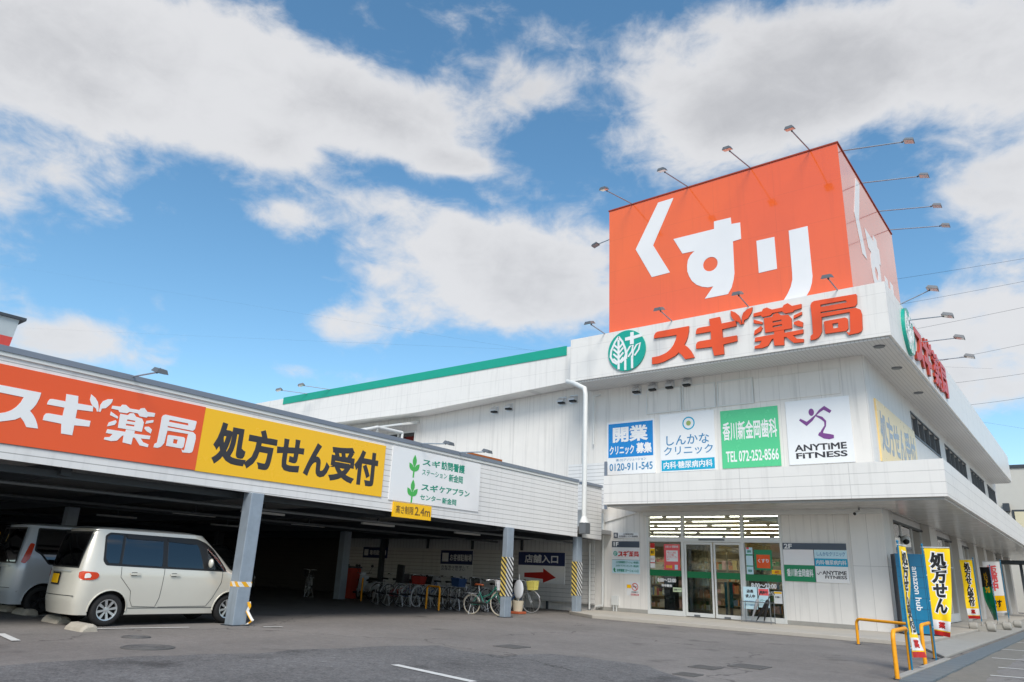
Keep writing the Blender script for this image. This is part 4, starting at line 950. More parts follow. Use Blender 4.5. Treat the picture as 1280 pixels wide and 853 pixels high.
for i in range(5): x = -15.4 - i * 2.6; obj('wall_stud', MB().box(x - .05, x + .05, 23.64, 23.699, 2.1, 2.7), M['steel_d'], C)
for i in range(6): x = -14.9 - i * 1.9; obj('shed_leg', MB().box(x - .04, x + .04, 23.77, 23.83, 0, .5), M['steel_d'], C)
obj('shade_toned_back_wall', MB().box(-47.6, -47.5, -9, 23.8, 0, 2.9).box(-47.5, -28.6, 23.72, 23.8, 0, 2.7), pm('shade_toned_wall', (62, 61, 60), .9, var=.15, joints=[('Z', .2, 0, .015), ('Y', .4, 0, .015)]), C)  # deep carport shade put into the wall colour, darker than the siding beside it
# sign panels on the carport roof edge
gr = 'signs along the carport roof edge'
z_at = lambda y: 0
rc = (-1.5, 2.92, 7.46, 4.2)
t = sign('roadside_sign', 'orange sign with white pharmacy lettering, nearest on the carport edge', rc, M['orange_c'], fr=fc, h=.025, group=gr)
shapes(t, fc, GL1, M['white_f'], .0255, .032, 4.6 - 1.685 * .52, 3.22, .52, .52, holes=HOLES)
rc = (7.462, 2.91, 12.41, 4.19)
t = sign('roadside_sign', 'yellow prescription sign with thick dark lettering in the middle of the carport edge', rc, M['yellow'], fr=fc, h=.025, group=gr)
lettering(t, '処方せん受付', fc, (7.75, 3.1, 12.2, 3.98), M['ink'], .045, .0265, spacing=1.0)
rc = (12.66, 2.87, 16.15, 4.23)
t = sign('roadside_sign', 'white nursing station sign with green leaves, right of the yellow sign', rc, M['white_m'], fr=fc, h=.025, group=gr)
for (u, v) in ((517, 584), (514.5, 615)):
    cx, cz = fc.px(u, v); mb = MB(); H0, H1 = .0255, .029
    lf_ = lambda cx, cz, a, l, w: [(cx + math.cos(a) * l * s - math.sin(a) * w * math.sin(math.pi * s) * q, cz + math.sin(a) * l * s + math.cos(a) * w * math.sin(math.pi * s) * q) for q, ss in ((1, [0, .2, .4, .6, .8]), (-1, [1, .8, .6, .4, .2])) for s in ss]
    mb.prism(fc, lf_(cx + .0, cz - .02, R(90), .34, .075), H0, H1); mb.prism(fc, lf_(cx - .02, cz - .12, R(128), .27, .07), H0, H1 + .0005); mb.prism(fc, lf_(cx + .02, cz - .12, R(52), .27, .07), H0, H1 + .001)
    mb.prism(fc, ribbon([(cx, cz), (cx - .01, cz - .28)], .05), H0, H1 + .0015)
    obj('leaf_emblem', mb, M['leaf'], t)
for (s, tl, br, bd) in (('スギ', (527.7, 573.2), (549.5, 586), .035), ('訪問看護', (551.5, 576.2), (580, 593.0), .035), ('ステーション', (527, 586.7), (558, 599.5), .015), ('新金岡', (560.5, 592.5), (577.3, 605.4), .03), ('スギ', (526.0, 604), (546.5, 616.5), .035), ('ケアプラン', (548.5, 607.5), (586, 622.2), .035), ('センター', (524.5, 617.7), (550, 628.5), .025), ('新金岡', (552, 622), (569.2, 632.5), .03)):
    lettering(t, s, fc, fc.rect(tl, br), M['tealtxt'], bd, .0265)
rc = (12.83, 2.47, 14.2, 2.84)
t = sign('roadside_sign', 'small yellow height limit sign hanging below the white carport sign', rc, M['yellow'], fr=fc, h=.05, group=gr)
lettering(t, '高さ制限', fc, sub(rc, .06, .24, .52, .8), pm('brown_ink', (122, 92, 30), .4), .02, .052); lettering(t, '2.4m', fc, sub(rc, .55, .24, .97, .84), pm('brown_ink', (122, 92, 30), .4), .02, .052)
# signs on the shed wall under the carport
fb = FF(23.7)
rc = fb.rect((649, 690), (706, 731))
t = sign('shop_entrance_sign', 'shop entrance sign with navy heading and red arrow on the shed wall', rc, M['white_m'], fr=fb, h=.02)
plate(t, fb, sub(rc, 0, .57, 1, 1), M['navy'], .0205, .024, 'navy_field'); lettering(t, '店舗入口', fb, sub(rc, .14, .65, .86, .92), M['white_f'], .03, .026)
obj('arrow', MB().prism(fb, [(rc[0] + a * (rc[2] - rc[0]), rc[1] + b * (rc[3] - rc[1])) for a, b in ((.14, .18), (.55, .14), (.55, .02), (.82, .2), (.55, .48), (.55, .36), (.14, .32))], .0205, .026), M['red'], t)
rc = fb.rect((552, 688), (590, 721))
t = sign('bicycle_parking_sign', 'navy and white parking notice on the shed wall behind the bicycles', rc, M['white_m'], fr=fb, h=.02)
plate(t, fb, sub(rc, 0, .45, 1, 1), M['navy'], .0205, .024, 'navy_field'); plate(t, fb, sub(rc, .05, .55, .25, .9), M['white_f'], .0245, .026, 'white_square')
lettering(t, 'お客様駐輪場', fb, sub(rc, .3, .58, .97, .86), M['white_f'], .02, .026); lettering(t, '自転車は整理して\nお停めください', fb, sub(rc, .04, .2, .9, .4), M['navy'], .01, .022)
rc = fb.rect((455, 684), (484, 698))
t = sign('bicycle_parking_sign', 'small dark parking notice on the shed wall farther left', rc, M['navy'], fr=fb, h=.02)
plate(t, fb, sub(rc, .05, .2, .22, .8), M['white_f'], .0205, .022, 'white_square'); lettering(t, '専用駐車場', fb, sub(rc, .28, .25, .95, .75), M['white_f'], .02, .022)

for (x, y) in ((-17.5, 11.5), (-17.5, 15.6), (-17.5, 19.8), (-21, 11.5), (-21, 15.6), (-26, 11.5), (-26, 15.6)):
    fx = obj('batten_light', MB().box(x - .06, x + .06, y - .65, y + .65, 2.46, 2.52), M['wmetal'], C, bevel=.01)
    obj('hanger', MB().box(x - .02, x + .02, y - .02, y + .02, 2.521, 2.72), M['steel_d'], fx)
for x in (-15.4, -19.2): obj('service_pipe', MB().tube([(x, -9, 2.44), (x, 23.6, 2.40)], .035, 10), M['grey'], C, smooth=60)
obj('service_pipe', MB().tube([(-14.8, 23.6, 2.4), (-14.8, 23.62, .1)], .04, 10), M['wmetal'], C, smooth=60)

# ================================================================== floodlights on arms
def lamp(a, h, label, group, r=.022, size=1.0, kink=True):
    a = Vector(a); h = Vector(h)
    t = thing('floodlight', label, 'floodlight', a, 0, group)
    d = (h - a); e = a + d * .9
    obj('arm', MB().tube([a, a + d * .5, e], r, 8), M['steel'], t, smooth=60)
    u = Vector((d.x, d.y, 0)).normalized(); s = u.cross(Vector((0, 0, 1)))
    tilt = (u * .8 - Vector((0, 0, .25))).normalized(); up = s.cross(tilt); 
    if up.z < 0: up = -up
    hb = MB(); L, Wd, H = .34 * size, .15 * size, .09 * size
    c = h
    top = [c + tilt * (sx * L * .42) + s * (sy * Wd * .8) + up * H for sx, sy in ((-1, -1), (1, -1), (1, 1), (-1, 1))]
    bot = [c + tilt * (sx * L * .55) + s * (sy * Wd * 1.15) - up * H * .3 for sx, sy in ((-1, -1), (1, -1), (1, 1), (-1, 1))]
    hb.add(top + bot, [(0, 1, 2, 3), (4, 7, 6, 5), (0, 4, 5, 1), (1, 5, 6, 2), (2, 6, 7, 3), (3, 7, 4, 0)])
    hd = obj('lamp_head', hb, M['grey'], t)
    lens = [c + tilt * (sx * L * .5) + s * (sy * Wd * 1.05) - up * (H * .3 + .006) for sx, sy in ((-1, -1), (1, -1), (1, 1), (-1, 1))]
    obj('lens', MB().add(lens, [(0, 3, 2, 1)]), M['lamp_c'], hd)
    obj('bracket', MB().tube([e, c + up * H * 1.0 - tilt * L * .1], r * .9, 6).ball(e, r * 1.5, 8, 6), M['steel_d'], t)
gr = 'floodlights on long arms at the top edge of the orange billboard'
for i, (x, w_) in enumerate(zip((-12.49, -10.1, -7.7, -5.64), ('leftmost', 'second from left', 'third from left', 'nearest the corner'))):
    lamp((x, 22.89, 15.46), (x, 20.7, 15.08), 'long armed floodlight over the orange billboard front, %s of four' % w_, gr, .022, .82)
yy = [at_x(-4.76, *p).y for p in ((1053, 191), (1077, 232), (1098, 268), (1112, 293))]
hp = ((1120, 181), (1140, 219), (1152, 252), (1165, 280))
for y, p, w_ in zip(yy, hp, ('nearest', 'second', 'third', 'farthest')):
    lamp((-4.74, y, 15.46), (-2.75, y, 15.1), 'long armed floodlight sticking out right of the billboard top, %s of the right four' % w_, gr, .022, .82)
lamp((-13.58, 24.5, 15.2), (-15.2, 24.5, 15.0), 'lone floodlight on an arm sticking out left of the orange billboard', gr, .022, .82)
gr = 'floodlights above the front eaves letters'
for (a, h, w_) in (((756.6, 415.6), (737, 404.7), 'leftmost, beside the green disc'), ((840.6, 400), (824, 387.5), 'second from left'), ((936, 380), (922, 368), 'third from left'), ((1047, 361), (1034, 347), 'rightmost')):
    A = at_y(22.45, *a); Hh = at_y(21.35, *h); Hh.x = A.x
    # the arm rises out from the parapet; take height from the sight line at that reach
    q = at_x(A.x, *h); reach = min(max(q.y, 20.9), 21.9)
    lamp((A.x, 22.45, 10.02), (A.x, reach, 10.02 + .55 if not (20.9 < q.y < 21.9) else q.z), 'small floodlight on a short arm above the orange eaves letters, %s' % w_, gr, .02, .9)
gr = 'floodlights along the right side eaves'
for (a, h, w_) in (((1125, 379), (1165.7, 361.3), 'nearest'), ((1132, 401), (1184.6, 394.9), 'second nearest'), ((1152, 428), (1199.2, 422.3), 'third nearest'), ((1166, 451), (1212, 446), 'farthest')):
    q0 = at_x(-3.78, *a); q = at_y(q0.y, *h); lamp((-3.775, q0.y, min(q0.z, 10.0)), q, 'floodlight on a thin arm sticking out over the right side red letters, %s' % w_, gr, .018, .9)
gr = 'floodlights on the carport roof edge'
for (a, h, w_) in (((172, 475), (200, 465), 'nearest, above the orange sign'), ((538, 557), (561, 555), 'above the yellow sign end'), ((584, 568), (609, 565), 'farthest, above the white sign')):
    A = at_x(-13.95, *a); q = at_x(-12.85, *h); lamp((-13.95, q.y, zt(A.y) + .08), (-12.85, q.y, q.z), 'floodlight on a bent arm on the carport edge, %s' % w_, gr, .016, .65)
gr = 'floodlights at the far roof edge'
for (h, w_) in (((349, 487.7), 'left one'), ((376.7, 481.8), 'right one')):
    q = at_y(22.0, *h); lamp((q.x + 1.2, 22.95, 10.0), (q.x, 22.0, q.z), 'tiny floodlight above the far left end of the green roof stripe, %s' % w_, gr, .02, .9)
# things on the carport roof
t = tag(obj('equipment_box', MB().box(-15.4, -14.6, 10.2, 10.62, 3.0, 4.56), M['orange_c'], bevel=.03), 'orange box peeking over the carport roof edge above the yellow sign', 'box')
obj('lid', MB().box(-15.43, -14.57, 10.17, 10.65, 4.56, 4.59), M['orange_e'], t)
t = thing('roof_railing', 'white pipe railing on the carport roof in front of the high window', 'railing', (-20, 17, 3))
rm = MB()
for (p, q) in (((440, 541), (472, 534)), ((472, 534), (503, 541)),):
    a = at_x(-18.0, *p); b = at_x(-18.0, *q); rm.tube([a, b], .05, 8); rm.tube([a, Vector((a.x, a.y, 3.0))], .045, 8); rm.tube([b, Vector((b.x, b.y, 3.0))], .045, 8)
    rm.tube([a - Vector((0, 0, .5)), b - Vector((0, 0, .5))], .035, 8)
obj('rail', rm, M['wmetal'], t, smooth=60)

# ================================================================== cars
def round_poly(poly, r):
    if r <= 0: return poly
    out = []; n = len(poly)
    for i, p in enumerate(poly):
        p = Vector(p); a = Vector(poly[i - 1]); b = Vector(poly[(i + 1) % n]); da = a - p; db = b - p
        k = min(r, da.length * .4, db.length * .4); q0 = p + da.normalized() * k; q2 = p + db.normalized() * k
        for s in (0, .25, .5, .75, 1): out.append(tuple(q0.lerp(p, s).lerp(p.lerp(q2, s), s)))
    return out
def make_car(name, label, x_side, y_rear, paint, L=3.40, Wd=1.475, Hh=1.77, style='a', rim=None, group='cars parked under the carport'):
    xc = x_side - Wd / 2
    t = thing(name, label, 'car', (xc, y_rear, 0), 0, group)
    zB, zS, zR = .20, .98, Hh - .06         # sill, belt, roof edge
    def halfw(z):
        if z < zS: return Wd / 2 - .05 * ((zS - z) / (zS - zB)) ** 2 * 1.2 - .012 * abs(z - .7)
        return Wd / 2 - .012 - .17 * ((z - zS) / (zR - zS)) ** 1.25
    def yr(z):   # rear face
        if z < .45: return .02 + .25 * (.45 - z) ** 1.2
        if z < zS: return .02 + .03 * (z - .45)
        return .04 + (.13 if style == 'a' else .08) * ((z - zS) / (zR - zS)) ** 1.3
    def yf(z):   # front face
        if z < .5: return L - .25 * (.5 - z)
        if z < .9: return L - .10 * (z - .5) / .4
        if z < 1.03: return L - .10 - (.36 if style == 'a' else .3) * (z - .9) / .13
        k = (z - 1.03) / (zR - 1.03)
        return L - (.46 if style == 'a' else .4) - .62 * k - .06 * k * k
    def side(y, z, s, off=0.0):
        w = halfw(z); a, b = yr(z), yf(z)
        da = min(max((y - a) / .22, 0), 1); db = min(max((b - y) / .34, 0), 1)
        w -= .15 * (1 - math.sqrt(max(0, 1 - (1 - da) ** 2))) + .20 * (1 - math.sqrt(max(0, 1 - (1 - db) ** 2)))
        return Vector((s * (w + off), y, z))
    rw, wy = .285, (.62, .62 + L * .685)
    AR = rw + .055
    zs = [zB + (zS - zB) * i / 14 for i in range(15)] + [zS + (zR - zS) * i / 9 for i in range(1, 10)]
    ns = 64
    ts = [.5 - .5 * math.cos(math.pi * i / ns) * (1.0) for i in range(ns + 1)]
    ts = [.55 * a + .45 * i / ns for i, a in enumerate(ts)]
    body = MB()
    for s in (-1, 1):
        rows = []
        inside = []
        for z in zs:
            a, b = yr(z), yf(z); row = []; ins = []
            for tt in ts:
                y = a + (b - a) * tt; zz = z; hit = False
                for w0 in wy:
                    dy, dz = y - w0, z - rw
                    r = math.hypot(dy, dz)
                    if r < AR: hit = True; k = AR / max(r, 1e-4); yq, zq = w0 + dy * k, rw + dz * k; 
                    if r < AR: y, zz = yq, max(zq, zB) 
                ins.append(hit); row.append(side(y, zz, s))
            rows.append(row); inside.append(ins)
        o = len(body.v); n = len(ts); vs = [p for r in rows for p in r]; fs = []
        for i in range(len(zs) - 1):
            for j in range(n - 1):
                q = [(i, j), (i, j + 1), (i + 1, j + 1), (i + 1, j)]
                if all(inside[a][b] for a, b in q): continue
                f = [a * n + b for a, b in q]; fs.append(f if s > 0 else f[::-1])
        body.add(vs, fs)
    # rear, front faces and roof
    nx = 12
    for end, yfun, sg in ((0, yr, -1), (1, yf, 1)):
        P = []
        for z in zs:
            y = yfun(z); p0 = side(y, z, -1); p1 = side(y, z, 1)
            P.append([p0.lerp(p1, k / nx) + Vector((0, sg * .05 * (1 - (2 * k / nx - 1) ** 2), 0)) for k in range(nx + 1)])
        if sg > 0: P = [r[::-1] for r in P]
        body.grid(P)
    P = []
    for tt in ts:
        a, b = yr(zR), yf(zR); y = a + (b - a) * tt; p0 = side(y, zR, -1); p1 = side(y, zR, 1)
        e = 1 - abs(2 * tt - 1) ** 6
        bulge = .05 if tt < .03 else 0
        P.append([p0.lerp(p1, k / nx) + Vector((0, (-.05 if tt == ts[0] else (.05 if tt == ts[-1] else 0)) * (1 - (2 * k / nx - 1) ** 2), .06 * (1 - abs(2 * k / nx - 1) ** 3) * e)) for k in range(nx + 1)])
    body.grid([r[::-1] for r in P][::-1] if False else P)
    me = obj('body', body, paint, t, smooth=38, local=True)
    bmm = bmesh.new(); bmm.from_mesh(me.data); bmesh.ops.remove_doubles(bmm, verts=bmm.verts, dist=.002); bmesh.ops.recalc_face_normals(bmm, faces=bmm.faces); bmm.to_mesh(me.data); bmm.free(); me.data.polygons.foreach_set('use_smooth', [True] * len(me.data.polygons)); me.data.set_sharp_from_angle(angle=R(38))
    obj('underbody', MB().box(-Wd / 2 + .22, Wd / 2 - .22, .25, L - .3, .17, .42), M['plast'], t, local=True)
    for w0 in wy: obj('wheel_well', MB().box(-Wd / 2 + .2, Wd / 2 - .2, w0 - .3, w0 + .3, .2, .7), M['plast'], t, local=True)
    # patches lying on the side surface
    def patch(nm, poly, mat, s, off, par=t, rnd=.035):
        bq = bmesh.new(); poly = round_poly(poly, rnd)
        f0 = bq.faces.new([bq.verts.new((a, b, 0)) for a, b in poly]); bmesh.ops.triangulate(bq, faces=[f0])
        for it in range(6):
            le = [e for e in bq.edges if e.calc_length() > .07]
            if not le: break
            bmesh.ops.subdivide_edges(bq, edges=le, cuts=1); bmesh.ops.triangulate(bq, faces=bq.faces[:])
        bq.verts.index_update(); uv = [(v.co.x, v.co.y) for v in bq.verts]; k = len(uv)
        vs = [side(a, b, s, off) for a, b in uv] + [side(a, b, s, off - .012) for a, b in uv]; fs = []
        for f_ in bq.faces:
            a, b, c = [v.index for v in f_.verts]
            n_ = (vs[b] - vs[a]).cross(vs[c] - vs[a]); fs.append((a, b, c) if n_.x * s > 0 else (a, c, b))
        for e in bq.edges:
            if len(e.link_faces) == 1: a, b = e.verts[0].index, e.verts[1].index; fs.append((a, b, k + b, k + a))
        bq.free()
        return obj(nm, MB().add(vs, fs), mat, par, local=True, smooth=30)
    def seam(nm, pts, s, r=.004, mat=M['plast']):
        out = []
        for i in range(len(pts) - 1):
            for k in range(6): out.append(side(pts[i][0] + (pts[i + 1][0] - pts[i][0]) * k / 6, pts[i][1] + (pts[i + 1][1] - pts[i][1]) * k / 6, s, .002))
        out.append(side(*pts[-1], s, .002))
        return obj(nm, MB().tube(out, r, 5), mat, t, local=True)
    zt0, zt1 = zS + (.09 if style == 'a' else .04), zR - .08
    if style == 'a':
        W1 = [(.42, 1.18), (.48, 1.10), (.67, 1.10), (.71, 1.61), (.46, 1.61), (.41, 1.55)]
        W2 = [(.72, 1.09), (1.50, 1.07), (1.49, 1.60), (.76, 1.61)]
        W3 = [(1.60, 1.07), (2.38, 1.05), (2.24, 1.47), (2.13, 1.57), (1.59, 1.60)]
        W4 = [(2.46, 1.05), (2.86, 1.035), (2.58, 1.40), (2.44, 1.47)]
        frame = [(.38, 1.14), (.44, 1.06), (1.55, 1.035), (2.92, 1.01), (2.60, 1.44), (2.42, 1.56), (2.2, 1.63), (.46, 1.65), (.38, 1.59)]
    else:
        W1 = [(.34, zt0 + .26), (.46, zt0 + .2), (.64, zt0 + .0), (.92, zt0), (.92, zt1), (.36, zt1)]
        W2 = [(.98, zt0), (1.60, zt0), (1.60, zt1), (.98, zt1)]
        W3 = [(1.67, zt0), (2.55, zt0), (2.34, zt1 - .2), (2.25, zt1), (1.67, zt1)]
        W4 = [(2.62, zt0), (2.88, zt0), (2.68, zt1 - .2), (2.45, zt1 - .15)]
        frame = [(.31, zt0 + .24), (.44, zt0 + .17), (.62, zt0 - .03), (2.92, zt0 - .03), (2.6, zt1 - .1), (2.28, zt1 + .03), (.33, zt1 + .03)]
    for s in (1, -1):
        patch('window_surround', frame, M['plast'], s, .004)
        for k, w in enumerate((W1, W2, W3, W4)):
            patch('side_window', w, M['glass_d'] if k < 2 else M['glass_c'], s, .009)
        patch('door_visor', [(.78, 1.555), (1.5, 1.545), (1.5, 1.625), (.76, 1.63)] if style == 'a' else [(1.0, zt1 - .05), (1.6, zt1 - .05), (1.6, zt1 + .01), (1.0, zt1 + .01)], M['plast'], s, .02)
        patch('door_visor', [(1.58, 1.545), (2.18, 1.515), (2.12, 1.595), (1.58, 1.62)] if style == 'a' else [(1.68, zt1 - .05), (2.22, zt1 - .05), (2.16, zt1 + .012), (1.68, zt1 + .012)], M['plast'], s, .02)
        dz = zt0 - .03
        seam('door_seam', [(.73, dz), (.74, .86), (.97, .62), (1.0, .45), (1.06, .345), (1.50, .33), (1.55, .5), (1.56, dz)], s)
        seam('door_seam', [(1.56, .33), (2.55, .34), (2.66, .5), (2.80, .80), (2.80, dz)], s)
        seam('sill_line', [(wy[0] + AR + .03, .315), (wy[1] - AR - .03, .315)], s, .006)
        for yh in (.9 if style == 'a' else 1.2, 1.68):
            hnd = patch('door_handle', [(yh, zt0 - .17), (yh + .19, zt0 - .165), (yh + .19, zt0 - .125), (yh, zt0 - .13)], paint, s, .03)
            patch('handle_recess', [(yh + .02, zt0 - .185), (yh + .14, zt0 - .18), (yh + .14, zt0 - .115), (yh + .02, zt0 - .12)], M['plast'], s, .003, hnd)
        for w0 in wy:
            arc = [side(w0 + (AR + .004) * math.cos(a), rw + (AR + .004) * math.sin(a), s, .004) for a in [R(-4 + 188 * k / 24) for k in range(25)]]
            obj('wheel_arch', MB().tube(arc, .014, 6), paint, t, local=True, smooth=60)
            cx = s * (Wd / 2 - .115)
            ax = Vector((s, 0, 0)); c = Vector((cx, w0, rw))
            ty = MB().lathe(c, ax, [(.185, .075), (.205, .082), (.255, .078), (.276, .06), (.284, .03), (.284, -.03), (.276, -.06), (.2, -.07)], 40)
            wh = obj('wheel', MB().lathe(c, ax, [(.0, -.02), (.17, -.02), (.19, .03), (.192, .07), (.182, .074), (.175, .03)], 40), M['plast'], t, local=True, smooth=40)
            obj('tyre', ty, M['tyre'], wh, local=True, smooth=40)
            sp = MB(); nsp = 8 if style == 'a' else 5
            sp.lathe(c, ax, [(.19, .076), (.168, .072), (.160, .05)], 40); sp.lathe(c, ax, [(.0, .066), (.045, .064), (.055, .05)], 20)
            for k in range(nsp):
                a = 2 * math.pi * k / nsp + .2; e = Vector((0, math.cos(a), math.sin(a))); n_ = Vector((0, -math.sin(a), math.cos(a)))
                w1, w2 = (.015, .024) if style == 'a' else (.02, .05)
                q = [c + e * .035 - n_ * w1 + ax * .062, c + e * .172 - n_ * w2 + ax * .07, c + e * .172 + n_ * w2 + ax * .07, c + e * .035 + n_ * w1 + ax * .062]
                q2 = [p - ax * .025 for p in q]
                sp.add(q + q2, [(0, 1, 2, 3), (0, 4, 5, 1), (1, 5, 6, 2), (2, 6, 7, 3)])
            obj('alloy_spokes', sp, rim or M['alloy'], wh, local=True)
        # door mirror
        mm = MB().ball(Vector((s * (halfw(1.1) + .10), 2.46, zt0 + .10)), .085, 12, 8, (.8, .55, 1.05))
        mr = obj('door_mirror', mm, paint, t, local=True, smooth=60)
        obj('mirror_stalk', MB().tube([side(2.5, zt0 + .02, s, -.02), Vector((s * (halfw(1.1) + .08), 2.47, zt0 + .08))], .025, 6), M['plast'], mr, local=True)
        # tail lamps wrap the corner
        if style == 'a':
            tl = patch('tail_lamp', [(.04, .84), (.07, .80), (.24, .80), (.33, .83), (.35, .89), (.30, .935), (.07, .95), (.04, .93)], M['lamp_r'], s, .014, rnd=.08)
            patch('lamp_lens', [(.11, .83), (.13, .83), (.20, .84), (.21, .88), (.17, .92), (.11, .91)], M['lamp_c'], s, .02, tl)
        else:
            patch('tail_lamp', [(.10, 1.02), (.17, 1.0), (.24, 1.1), (.30, 1.40), (.22, 1.42), (.15, 1.2)], M['lamp_r'], s, .014)
        obj('headlamp', MB().ball(Vector((s * (Wd / 2 - .22), L - .12, .74)), .13, 12, 8, (1, .6, .8)), M['lamp_c'], t, local=True, smooth=60)
    def rear_pt(x, z, off): 
        y = yr(z); p = side(y, z, 1); k = x / p.x
        return Vector((x, y - .05 * (1 - min(1, k * k)) - off, z))
    def rear_patch(nm, x0, x1, z0, z1, mat, off, par=t):
        n = 8; P = [[rear_pt(x0 + (x1 - x0) * i / n, z0 + (z1 - z0) * j / 4, off) for i in range(n + 1)] for j in range(5)]
        return obj(nm, MB().grid(P), mat, par, local=True, smooth=50)
    hw = .56 if style == 'a' else .6
    rear_patch('rear_glass_surround', -hw - .02, hw + .02, zS + .02, zR - .05, M['plast'], .006)
    rear_patch('rear_window', -hw + .02, hw - .02, zS + .05, zR - .09, M['glass_d'], .012)
    rear_patch('number_plate', -.33, 0.0, .72, .88, M['yellow'], .02)
    rear_patch('plate_recess', -.36, .03, .69, .91, M['plast'], .012)
    rear_patch('tailgate_trim', -.4, .4, .93, .955, M['chrome'], .02)
    obj('bumper_seam', MB().tube([rear_pt(-.62 + 1.24 * i / 12, .52, .002) for i in range(13)], .006, 5), M['plast'], t, local=True)
    obj('roof_spoiler', MB().grid([[Vector((x, yr(zR) - .05 + .02 * abs(x) - (.06 if j == 0 else -.15), zR + .01 + (.04 if j else .02) * (1 - abs(x) / .7 * .5))) for x in (-.55, -.3, 0, .3, .55)] for j in (0, 1)]).grid([[Vector((x, yr(zR) - .05 + .02 * abs(x) - (.06 if j == 0 else -.15), zR - .025)) for x in (.55, .3, 0, -.3, -.55)] for j in (0, 1)]), paint, t, local=True)
    # windscreen and nose
    zz = [1.06 + (zR - .05 - 1.06) * j / 6 for j in range(7)]
    P = []
    for z in zz:
        y = yf(z); p = side(y, z, 1).x - .06; P.append([Vector((p - 2 * p * i / 8, y + .05 * (1 - (1 - 2 * i / 8) ** 2) + .008, z + .004)) for i in range(9)])
    obj('windscreen', MB().grid(P), M['glass_c'], t, local=True, smooth=60)
    # interior seats
    st = MB()
    for (y, x) in ((1.05, .34), (1.05, -.34), (1.95, .34), (1.95, -.34)):
        st.box(x - .22, x + .22, y - .1, y + .05, .55, 1.2).box(x - .11, x + .11, y - .08, y + .02, 1.22, 1.42).box(x - .23, x + .23, y + .05, y + .5, .5, .66)
    obj('seat', st, M['steel_d'], t, local=True)
    if style != 'a':
        pass
    return t
make_car('parked_car', 'champagne silver boxy minicar with round orange tail lamp beside the taped post', -14.42, 5.93, M['paint_s'], style='a', Hh=1.76, L=3.55)
t2 = make_car('parked_car', 'cool silver tall minivan with black alloy wheels, leftmost in the carport', -17.55, 5.95, M['paint_g'], style='b', Hh=1.84, rim=M['darkalloy'])
obj('window_sticker', MB().box(-.66, -.5, -.03, -.02, 1.45, 1.62), M['yellow'], t2, local=True)
make_car('parked_car', 'dark car deep in the carport shade behind the taped post', -21.0, 10.6, M['paint_d'], style='b', Hh=1.7)
# wheel stops
for (u, v, w_) in ((8, 764, 'leftmost'), (31, 768, 'second from left'), (70, 778, 'third from left'), (101, 788, 'nearest the camera, rightmost')):
    p = at_z(0, u, v); mb = MB()
    prof = [(-.15, 0), (-.13, .05), (-.06, .115), (.05, .12), (.12, .08), (.15, 0)]
    xs = [-.36, -.31, .31, .36]
    P = [[Vector((p.x + x, p.y + a * (1 if abs(x) < .33 else .8), b * (1 if abs(x) < .33 else .6))) for a, b in prof] for x in xs]
    mb.grid([r[::-1] for r in P]); mb.add(P[0], [tuple(range(6))]); mb.add(P[-1], [tuple(range(5, -1, -1))])
    t = tag(obj('wheel_stop', mb, M['block'], bevel=.012), 'weathered concrete wheel stop behind the parked minicars, %s of four' % w_, 'wheel stop', 'concrete wheel stops')

